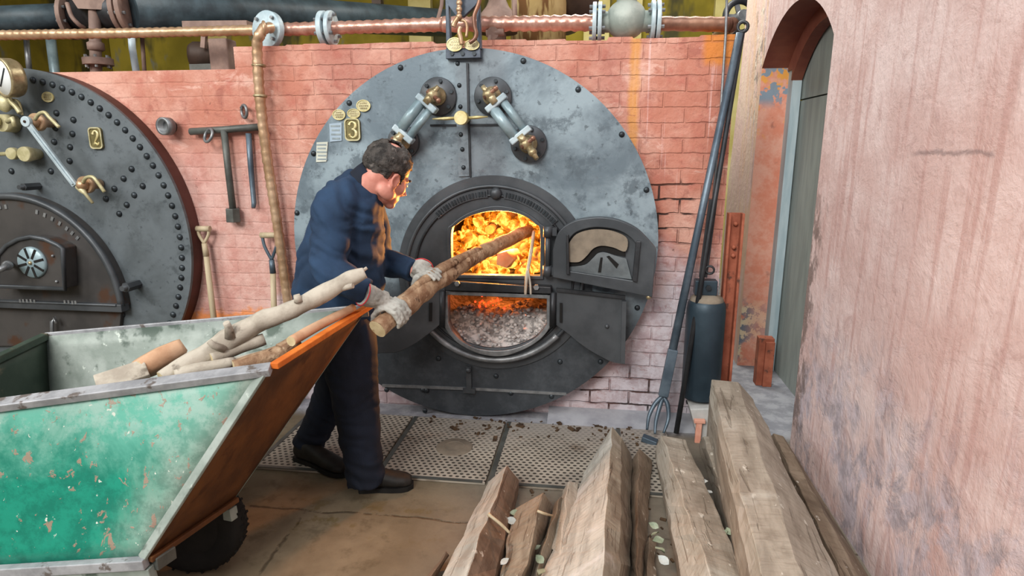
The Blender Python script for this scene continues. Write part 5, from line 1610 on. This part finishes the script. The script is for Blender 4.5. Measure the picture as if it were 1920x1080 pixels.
timber([((0.601,3.236,0.050), (0.596,2.178,0.050)), ((0.589,3.094,0.150), (0.567,2.012,0.150)), ((0.678,3.085,0.160), (0.634,2.021,0.150))], TIM['grey'], 'low timber lying half under the left edge of the largest timber')
timber([((0.962,3.277,0.060), (0.918,2.177,0.060)), ((0.982,3.246,0.120), (0.911,2.097,0.120)), ((1.031,3.241,0.110), (0.987,2.134,0.100)), ((1.095,3.188,0.015), (1.080,2.302,0.015))], TIM['brown'], 'brown rough timber lying along the foot of the pink wall')
timber([((0.352,3.097,0.060), (0.356,2.102,0.060)), ((0.360,2.973,0.200), (0.425,1.927,0.200)), ((0.483,2.962,0.190), (0.559,2.011,0.150))], TIM['grey'], 'brown timber with a light left side, between the narrow strips and the largest timber', left=TIM['pale'])
timber([((-0.010,2.842,0.050), (-0.159,2.034,0.060)), ((0.120,3.046,0.200), (0.057,1.799,0.260)), ((0.168,2.973,0.170), (0.115,1.886,0.200)), ((0.223,3.020,0.060), (0.167,2.064,0.070))], TIM['tan'], 'broad pale timber with a sharp ridge in the middle of the pile', left=TIM['white'])
timber([((0.222,2.990,0.040), (0.174,2.104,0.040)), ((0.255,2.939,0.140), (0.181,1.960,0.150)), ((0.327,3.015,0.040), (0.222,2.111,0.040))], TIM['brown'], 'narrow brown timber close against the right of the broad pale one')
timber([((-0.469,2.679,0.050), (-0.523,1.985,0.060)), ((-0.373,2.626,0.170), (-0.402,1.843,0.180)), ((-0.325,2.690,0.060), (-0.325,1.998,0.070))], TIM['red'], 'reddish split timber with white left face at the left of the pile', left=TIM['white'])
timber([((-0.315,2.466,0.050), (-0.313,2.026,0.050)), ((-0.188,2.447,0.150), (-0.213,1.895,0.160)), ((-0.152,2.518,0.050), (-0.209,2.040,0.050))], TIM['tan'], 'tan timber between the reddish one and the broad pale one')
timber([((-0.141,2.578,0.030), (-0.199,2.118,0.030)), ((-0.115,2.527,0.090), (-0.168,2.041,0.090)), ((-0.092,2.576,0.030), (-0.141,2.125,0.030))], TIM['tan'], 'thin tan strip of wood against the left side of the broad pale timber')
timber([((-0.117,2.664,0.030), (-0.134,2.391,0.030)), ((-0.087,2.642,0.100), (-0.093,2.291,0.100)), ((-0.043,2.708,0.060), (-0.052,2.396,0.060))], TIM['pale'], 'short pale wood block behind the broad pale timber')
timber([((-0.564,2.115,0.030), (-0.589,2.016,0.030)), ((-0.535,2.081,0.090), (-0.549,1.942,0.090)), ((-0.537,2.131,0.030), (-0.549,2.021,0.030))], TIM['red'], 'small timber end just showing at the bottom left of the pile')
timber([((0.248,2.319,0.030), (0.222,2.124,0.030)), ((0.256,2.305,0.070), (0.230,2.072,0.070)), ((0.289,2.346,0.030), (0.274,2.131,0.030))], TIM['brown'], 'dark low strip of wood in the gap right of the narrow brown timber')
# scraps between the timbers
random.seed(9)
LEAF_AT = ['at the bottom edge left of the tan timber', 'halfway along the left side of the tan timber',
    'at the far end of the tan timber, left side', 'between tan and broad pale timbers, middle one', 'between tan and broad pale timbers, nearest the camera',
    'between tan and broad pale timbers, farthest back', 'at the far end of the gap beside the largest timber', 'upper of two beside the left edge of the largest timber',
    'lower of two beside the left edge of the largest timber', 'left of another in the gap beside the largest timber', 'right of another in the gap beside the largest timber',
    'in the wide gap, second from the camera', 'in the wide gap, nearest the camera', 'in the wide gap, farthest back',
    'in the middle of the wide gap between timbers', 'at the bottom edge against the largest timber', 'in the wide gap, second from the back']
def leaf(p, s, rot, white, where):
    m = MB()
    pr = [0, .3, .42, .36, .2, 0]
    L = []
    Rr = Matrix.Rotation(rot[2], 3, 'Z') @ Matrix.Rotation(rot[0], 3, 'X')
    for i, w in enumerate(pr):
        t = i / 5 - .5
        L.append([V(p) + Rr @ V((t * s, -w * s * .8, .10 * s * math.sin(t * 4) + .02 * s)), V(p) + Rr @ V((t * s, 0, -.02 * s)), V(p) + Rr @ V((t * s, w * s * .8, .10 * s * math.sin(t * 4 + 1) + .02 * s))])
    vs = [q for r in L for q in r]
    vs2 = [q + V((0, 0, -.0012)) for q in vs]
    fs = []
    for i in range(5):
        for j in range(2):
            q = (i * 3 + j, (i + 1) * 3 + j, (i + 1) * 3 + j + 1, i * 3 + j + 1)
            fs += [q, tuple(x + 18 for x in q[::-1])]
    m.add(vs + vs2, fs, True)
    o = m.build('leaf', MAT['leaf_white' if white else 'leaf'], None, origin=p, raw=True)
    tag(o, 'curled %s dry leaf %s' % ('whitish' if white else 'pale green', where), 'leaf', 'dry leaves between the timbers')
for i, p in enumerate([(-0.300,2.048,0.090),(-0.317,2.341,0.070),(-0.308,2.414,0.060),(-0.170,2.064,0.100),(-0.159,1.993,0.100),(-0.187,2.162,0.080),(0.466,2.965,0.170),(0.514,2.600,0.170),(0.526,2.530,0.160),(0.525,2.230,0.160),(0.550,2.247,0.160),(0.289,2.198,0.090),(0.295,2.134,0.090),(0.278,2.355,0.090),(0.285,2.244,0.100),(0.554,2.043,0.160),(0.280,2.315,0.080)]):
    leaf(p, random.uniform(.035, .055), (random.uniform(-.6, .6), 0, random.uniform(0, 6)), i in (0, 1, 7, 8, 12), LEAF_AT[i])
def twig(pts, r, label):
    m = MB(); m.tube(bez(pts, 4), rads([r, r, r * .7][:len(pts)], 4), 6, True, True, None, False, .2, 30)
    tag(m.build('twig', MAT['ash_wood'], None, origin=pts[0]), label, 'twig')
twig([(-0.390,2.199,0.185),(-0.338,2.178,0.160),(-0.299,2.179,0.120)], .007, 'thin bent twig lying across the reddish split timber')
twig([(-0.198,2.271,0.170),(-0.171,2.271,0.160),(-0.141,2.353,0.100)], .006, 'short twig lying across the end of the tan timber')
m = MB()
for i in range(170):
    px = random.uniform(-.35, .55); py = random.uniform(1.7, 2.9)
    s = random.uniform(.004, .013)
    m.box((px, py, s * .4), (s * 2.2, s, s * .7), Matrix.Rotation(random.uniform(0, 3), 3, 'Z'))
for i in range(60):
    px = random.uniform(.75, 1.05); py = random.uniform(1.9, 3.3)
    s = random.uniform(.006, .02)
    m.box((px, py, s * .4), (s * 2.2, s, s * .7), Matrix.Rotation(random.uniform(0, 3), 3, 'Z'))
tag(m.build('wood_chips', MAT['debris'], None), 'dark bark chips and dust strewn in the gaps around the timbers', 'wood chips', None, 'stuff')

# ---------------------------------------------------------------- the log he is feeding in
LOGP = [V(p) for p in [(-0.886,2.400,0.877),(-0.849,2.480,0.910),(-0.811,2.570,0.942),(-0.760,2.740,0.985),(-0.692,2.980,1.021),(-0.609,3.260,1.056),(-0.501,3.520,1.092),(-0.393,3.720,1.127)]]
path = bez(LOGP, 6)
rr = rads([.040, .041, .050, .046, .045, .041, .040, .038], 6)
m = MB(); m.tube(path, rr, 16, True, True, None, False, .22, 13)
log = m.build('firewood_log', MAT['bark'], None, origin=LOGP[0])
log.data.materials.append(MAT['endgrain'])
for f in log.data.polygons:
    if len(f.vertices) > 4: f.material_index = 1
tag(log, 'long brown barked log the man pushes through the furnace door', 'log')
m = MB()
side = V((0, -.35, .9)).normalized()
m.tube(bez([LOGP[2] + side * .035 + V((-.01, 0, 0)), LOGP[3] + side * .045, LOGP[4] + side * .042, LOGP[5] + side * .03], 5), rads([.016, .024, .026, .018], 5), 9, True, True, None, False, .25, 20)
m.build('split_limb', MAT['bark'], log)
for t, d in ((16, V((.0, -.5, .6))), (27, V((.2, -.6, .2))), (31, V((0, -.7, -.3)))):
    q = MB(); q.tube([path[t], path[t] + d.normalized() * .075], [.018, .011], 8, True, True, None, False, .2, 20); q.build('knot_stub', MAT['bark'], log)
m = MB(); m.tube(bez([(-0.354,3.620,1.134),(-0.356,3.500,1.040),(-0.369,3.400,0.920),(-0.374,3.370,0.810)], 5), rads([.010, .011, .010, .008], 5), 7, True, True, None, False, .2, 25)
m.tube(bez([(-0.365,3.410,0.948),(-0.348,3.370,0.881),(-0.343,3.360,0.816)], 4), .006, 6)
tag(m.build('twig', MAT['drift'], None, origin=(-0.374,3.370,0.813)), 'thin forked twig hanging out of the furnace door over the bar', 'twig')

# ---------------------------------------------------------------- the stoker
FD = V((.94, .34, 0)).normalized()          # he faces the furnace, side on to the photographer
RT = V((FD.y, -FD.x, 0))                    # towards his right hand
def esec(c, fwd, side, a, b, n=20, p=2.3):
    c = V(c); out = []
    for i in range(n):
        t = 2 * PI * i / n
        ct, st = math.cos(t), math.sin(t)
        ca = math.copysign(abs(ct) ** (2 / p), ct); sa = math.copysign(abs(st) ** (2 / p), st)
        out.append(c + fwd * ca * a + side * sa * b)
    return out
def trunk(rows, grow=0.0):
    secs = []
    pts = [V(r[0]) for r in rows]
    for i, (c, a, b) in enumerate(rows):
        d = (pts[min(i + 1, len(pts) - 1)] - pts[max(i - 1, 0)]).normalized()
        f = (FD - d * FD.dot(d)).normalized()
        secs.append(esec(c, f, d.cross(f), a + grow, b + grow))
    return secs
TR = [((-1.206,2.720,0.757), .190, .185), ((-1.201,2.720,0.842), .200, .195), ((-1.182,2.720,0.972), .208, .205), ((-1.158,2.720,1.100), .198, .210), ((-1.129,2.720,1.225), .176, .212), ((-1.097,2.720,1.335), .150, .215), ((-1.062,2.720,1.415), .118, .185), ((-1.025,2.720,1.465), .082, .115)]
NECK0, NECK1 = V((-1.009,2.720,1.468)), V((-0.940,2.740,1.519))
SHR, ELR, WRR = V((-1.096,2.530,1.361)), V((-1.101,2.440,1.129)), V((-0.926,2.430,1.027))
SHL, ELL, WRL = V((-1.089,2.900,1.310)), V((-1.053,2.930,1.070)), V((-0.840,2.840,1.036))
# head
HO = V((-0.937,2.750,1.493))
hf_ = V((.57, .82, 0)).normalized()
pit = math.radians(33)
HX = hf_ * math.cos(pit) + V((0, 0, -1)) * math.sin(pit)
HY = V((-hf_.y, hf_.x, 0))
HZ = HX.cross(HY)
HM = Matrix((HX, HY, HZ)).transposed()
HS = 1.07
def hp(x, y, z): return HO + HM @ (V((x, y, z)) * HS)
def hb(m, c, r, n=20): m.ball(hp(*c), tuple(q * HS for q in r), HM, n, 14)
h = MB()
hb(h, (-.012, 0, .045), (.100, .078, .090), 28)
hb(h, (.035, 0, -.02), (.062, .063, .082))
hb(h, (.040, 0, -.070), (.050, .056, .040))
hb(h, (.074, 0, -.098), (.022, .028, .020))
hb(h, (.078, 0, .022), (.020, .050, .016))
hb(h, (.055, .040, -.028), (.032, .026, .030)); hb(h, (.055, -.040, -.028), (.032, .026, .030))
hb(h, (.000, .052, -.075), (.045, .022, .035)); hb(h, (.000, -.052, -.075), (.045, .022, .035))
h.tube([hp(.088, 0, .012), hp(.106, 0, -.012), hp(.118, 0, -.032)], [.010 * HS, .013 * HS, .017 * HS], 12)
hb(h, (.100, .012, -.036), (.012, .010, .010)); hb(h, (.100, -.012, -.036), (.012, .010, .010))
hb(h, (.090, 0, -.062), (.012, .025, .007)); hb(h, (.088, 0, -.075), (.012, .022, .008))
for s in (-1, 1):                              # ears
    h.tube([hp(-.002 + .019 * math.cos(t), s * (.076 + .007 * (math.cos(t) < 0)), -.026 + .028 * math.sin(t)) for t in [2 * PI * i / 18 for i in range(18)]], .0065 * HS, 8, False, True, None, True)
    hb(h, (-.002, s * .072, -.026), (.015, .007, .024)); hb(h, (.004, s * .074, -.052), (.009, .007, .010))
h.tube([hp(-.03, 0, -.02), hp(-.035, 0, -.07), NECK1.lerp(NECK0, .6), NECK0 - V((.02, .01, .05))], [.068, .074, .082, .092], 20)
h.loft(trunk([(c, a - .03, b - .03) for c, a, b in TR]), True, True)
for pts, r in (((SHR, ELR, WRR), (.055, .042, .030)), ((SHL, ELL, WRL), (.055, .042, .030))):
    h.tube(bez(pts, 6), rads(r, 6), 14)
h.ball(SHR, .06); h.ball(SHL, .06)
HIR, KNR, ANR = V((-1.126,2.660,0.804)), V((-1.090,2.620,0.430)), V((-1.050,2.600,0.076))
HIL, KNL, ANL = V((-1.267,2.800,0.758)), V((-1.298,2.860,0.432)), V((-1.446,2.840,0.099))
for pts, r in (((HIR, KNR, ANR), (.085, .058, .042)), ((HIL, KNL, ANL), (.085, .058, .042))):
    h.tube(bez(pts, 6), rads(r, 6), 14)
TOER, HEELR = V((-0.847,2.600,-0.004)), V((-1.107,2.600,0.009))
TOEL, HEELL = V((-1.268,2.800,-0.026)), V((-1.516,2.840,0.033))
h.tube([ANR, V((ANR.x, ANR.y, .09)), V((ANR.x + .05, ANR.y + .01, .06)), V((ANR.x + .13, ANR.y + .03, .045))], [.04, .04, .036, .026], 12)
h.tube([ANL, ANL.lerp(HEELL, .5), ANL.lerp(TOEL, .5) + V((0, 0, .0)), ANL.lerp(TOEL, .8)], [.04, .04, .036, .026], 12)
man = remeshed(h, .0065, 5).build('person', MAT['skin'], None, origin=(-1.0, 2.72, 0), raw=True)
tag(man, 'stocky man in navy work clothes leaning forward and feeding a log into the furnace', 'person')
# eyes and brows
for s in (-1, 1):
    q = MB(); q.ball(hp(.083, s * .031, .004), .0125 * HS, None, 14, 10); q.build('eye', MAT['eye'], man)
    q = MB(); q.tube([hp(.092, s * .016, .026), hp(.096, s * .034, .031), hp(.084, s * .052, .024)], [.005, .006, .004], 8); q.build('eyebrow', MAT['hair'], man)
# hair: a cap of short waves, thin at the crown, leaving the face and ears free
g = MB()
NU, NV = 72, 44
def hair_pt(u, v, lift):
    t = -PI / 2 + PI * v
    a = 2 * PI * u
    d = V((math.cos(t) * math.cos(a), math.cos(t) * math.sin(a), math.sin(t)))
    p = V((-.014 + d.x * .104, d.y * .083, .043 + d.z * .095))
    w = noise.noise(d * 5.0 + V((3, 1, 2))) * .5 + noise.noise(V((d.x * 9, d.y * 9, d.z * 16))) * .5
    return p, d, p + d * (lift + .009 * w)
vs, keep = [], {}
for i in range(NU):
    for j in range(NV + 1):
        p, d, q = hair_pt(i / NU, j / NV, .006)
        x, y, z = p
        front = .048 + .022 * noise.noise(d * 6)
        low = -.064 + .036 * max(0, min(1, (x + .03) / .05)) + .008 * noise.noise(d * 14)
        ok = z > low and not (x > front and z < .112) and not (x > .066)
        if abs(y) > .055 and -.022 < x < .020 and z < .004: ok = False
        if x > .018 and z < .034: ok = abs(y) > .05 and x < .038 and z > -.02
        bald = (d - V((-.36, -.50, .79)).normalized()).length < .27 + .06 * noise.noise(d * 9)
        keep[(i, j)] = (ok and not bald)
        vs.append(hp(*q))
fs = []
for i in range(NU):
    for j in range(NV):
        ids = [(i, j), ((i + 1) % NU, j), ((i + 1) % NU, j + 1), (i, j + 1)]
        if all(keep[k] for k in ids): fs.append(tuple(k[0] * (NV + 1) + k[1] for k in ids))
g.add(vs, fs, True)
ho = g.build('hair', MAT['hair'], man, raw=True)
bmh = bmesh.new(); bmh.from_mesh(ho.data)
bmesh.ops.delete(bmh, geom=[v for v in bmh.verts if not v.link_faces], context='VERTS')
bmh.to_mesh(ho.data); bmh.free()
md = ho.modifiers.new('thick', 'SOLIDIFY'); md.thickness = .010; md.offset = -.4

# jacket
def folds(k, amp):
    def f(p, n):
        q = V((p.x * 6, p.y * 6, p.z * 15 + p.x * 6 + 3 * noise.noise(p * 4)))
        w = (abs(noise.noise(q)) * 2.2 - .55) + noise.noise(p * 19) * .25
        return amp * w
    return f
j = MB()
j.loft(trunk(TR), True, True)
j.tube(bez([TR[6][0], SHR + V((0, 0, .012)), SHR.lerp(ELR, .5), ELR, ELR.lerp(WRR, .55) + V((-.004, -.01, -.01)), WRR], 5), rads([.085, .092, .084, .078, .066, .056], 5), 18)
j.tube(bez([TR[6][0], SHL + V((0, 0, .012)), SHL.lerp(ELL, .5), ELL, ELL.lerp(WRL, .55), WRL.lerp(ELL, .06)], 5), rads([.085, .088, .080, .072, .062, .056], 5), 18)
def elbow_folds(p, n):
    a = folds(0, .010)(p, n)
    for e in (ELR, ELL):
        d = (p - e).length
        if d < .2: a += .0045 * math.sin(p.z * 120 + p.x * 70) * (1 - d / .2)
    return a
jo = remeshed(j, .009, 4, elbow_folds).build('jacket', MAT['navy'], man, raw=True)
tag(jo, 'navy blue work jacket')
# collar
c = MB()
nd = (NECK1 - NECK0).normalized()
f = (FD - nd * FD.dot(nd)).normalized(); sd = nd.cross(f)
base = NECK0 - nd * .025
secs = [esec(base - V((.006, 0, .02)), f, sd, .094, .092, 28, 2), esec(base + nd * .022, f, sd, .084, .080, 28, 2), esec(base + nd * .052 - f * .004, f, sd, .080, .076, 28, 2), esec(base + nd * .050 - f * .004, f, sd, .072, .068, 28, 2), esec(base + nd * .0, f, sd, .072, .068, 28, 2)]
c.loft(secs, False, True)
c.build('collar', MAT['trouser'], jo)
# trousers
t = MB()
t.loft(trunk([((-1.209,2.720,0.709), .165, .165), ((-1.210,2.720,0.775), .185, .18), ((-1.200,2.720,0.855), .185, .18)]), True, True)
t.tube(bez([V((-1.135,2.650,0.837)), V((-1.110,2.630,0.690)), KNR, V((-1.072,2.610,0.217)), V((-1.051,2.600,0.042))], 6), rads([.125, .128, .108, .094, .092], 6), 20)
t.tube(bez([V((-1.271,2.800,0.790)), V((-1.289,2.840,0.611)), KNL, V((-1.387,2.860,0.235)), V((-1.471,2.840,0.079))], 6), rads([.125, .120, .100, .085, .078], 6), 20)
def leg_folds(p, n):
    a = folds(0, .006)(p, n)
    if p.z < .18: a += .004 * math.sin(p.z * 95 + p.x * 40)
    return a
to = remeshed(t, .009, 4, leg_folds).build('trousers', MAT['trouser'], man, raw=True)
tag(to, 'dark navy work trousers')
# boots
def boot(heel, toe, ank, up, tilt):
    heel, toe = V(heel), V(toe)
    d = (toe - heel); L = d.length; d.normalize()
    s = d.cross(V(up)).normalized(); u = s.cross(d)
    m = MB()
    prof = [(-.01, .035, .030, .045), (.05, .046, .048, .050), (.25, .046, .055, .056), (.45, .046, .042, .046), (.68, .054, .034, .036), (.88, .050, .028, .030), (1.0, .030, .020, .024)]
    secs = [esec(heel + d * (L * t) + u * (c0 + .012), u, s, hgt, w, 18, 2.4) for t, w, hgt, c0 in prof]
    m.loft(secs, True, True)
    m.tube([heel + d * (L * .20) + u * .04, ank + V((0, 0, .03))], [.052, .056], 16)
    o = remeshed(m, .006, 4).build('boot', MAT['shoe'], man, raw=True)
    q = MB()
    ol = [(-.02, .030), (.0, .040), (.15, .042), (.35, .040), (.6, .050), (.8, .053), (.93, .043), (1.03, .018)]
    pl = [heel + d * (L * t) + s * w for t, w in ol] + [heel + d * (L * t) - s * w for t, w in ol[::-1]]
    q.loft([[p + u * .0 for p in pl], [p + u * .022 for p in pl]], True, False)
    q.build('sole', MAT['sole'], o)
    return o
boot(V((HEELR.x + .02, HEELR.y, .002)), V((TOER.x, TOER.y + .06, .002)), ANR, (0, 0, 1), 0)
hl = V((-1.513,2.830,0.020)); tl = V((-1.207,2.712,0.004))
boot(hl, tl, ANL, V((0, 0, 1)), 0)
# gloves closed round the log
def glove(wrist, idx, r_log, spread, face, fl=150, label=None, along=0.0):
    L = path[idx]; a = (path[min(idx + 2, len(path) - 1)] - path[idx - 2]).normalized()
    w = wrist - L; u = (w - a * w.dot(a)).normalized(); v = a.cross(u)
    if v.dot(V((0, 0, 1.62)) - L) * face < 0: v = -v
    R = r_log + .010
    m = MB()
    kn = L + u * (R + .012) + a * along
    # cuff, wrist and palm
    wd = (kn - wrist).normalized()
    sdn = (a - wd * a.dot(wd)).normalized(); up = wd.cross(sdn)
    def osec(c, wa, wb): return esec(c, sdn, up, wa, wb, 18, 2.4)
    m.loft([osec(wrist - wd * .055, .050, .046), osec(wrist - wd * .01, .046, .040), osec(wrist.lerp(kn, .35), .038, .031), osec(wrist.lerp(kn, .7), .046, .026), osec(kn, .048, .022)], True, True)
    for k in range(4):
        off = a * ((k - 1.5) * .0235 * spread) + a * along
        lenk = (.90, 1.0, .96, .80)[k]
        pts = []
        for q in range(7):
            th = math.radians(lerp(-8, fl * lenk, q / 6))
            pts.append(L + off + u * math.cos(th) * (R + .004 * (q % 2)) + v * math.sin(th) * (R + .004 * (q % 2)))
        m.tube([kn + off * .8 - a * along * .8 - wd * .03] + pts, [.0135] + [.0125, .0135, .0120, .0128, .0115, .0110, .0090], 12)
        m.ball(pts[-1], .0095)
    tp = []
    for q in range(5):
        th = math.radians(lerp(12, -95, q / 4))
        tp.append(L + a * (along - .052 - .006 * q) + u * math.cos(th) * (R + .006) + v * math.sin(th) * (R + .006))
    m.tube([wrist.lerp(kn, .45)] + tp, [.020, .017, .0145, .0145, .013, .011], 12)
    m.ball(tp[-1], .0115)
    def wr(p, n): return .0028 * noise.noise(p * 45) + .0022 * noise.noise(p * 90)
    o = remeshed(m, .0042, 3, wr).build('glove', MAT['glove'], man, raw=True)
    q = MB(); q.tube([wrist - wd * .054 + (sdn * math.cos(2 * PI * i / 24) * .052 + up * math.sin(2 * PI * i / 24) * .048) for i in range(24)], .003, 6, False, True, None, True)
    q.build('cuff_rim_light', MAT['rim_light_red'], o)  # red ring stands in for the rim light at the sleeve end
    return o
glove(V((-0.910,2.440,1.002)), 7, .042, 1.0, 1, 165)
glove(V((-0.814,2.820,1.033)), 19, .047, 1.05, 1, 120)
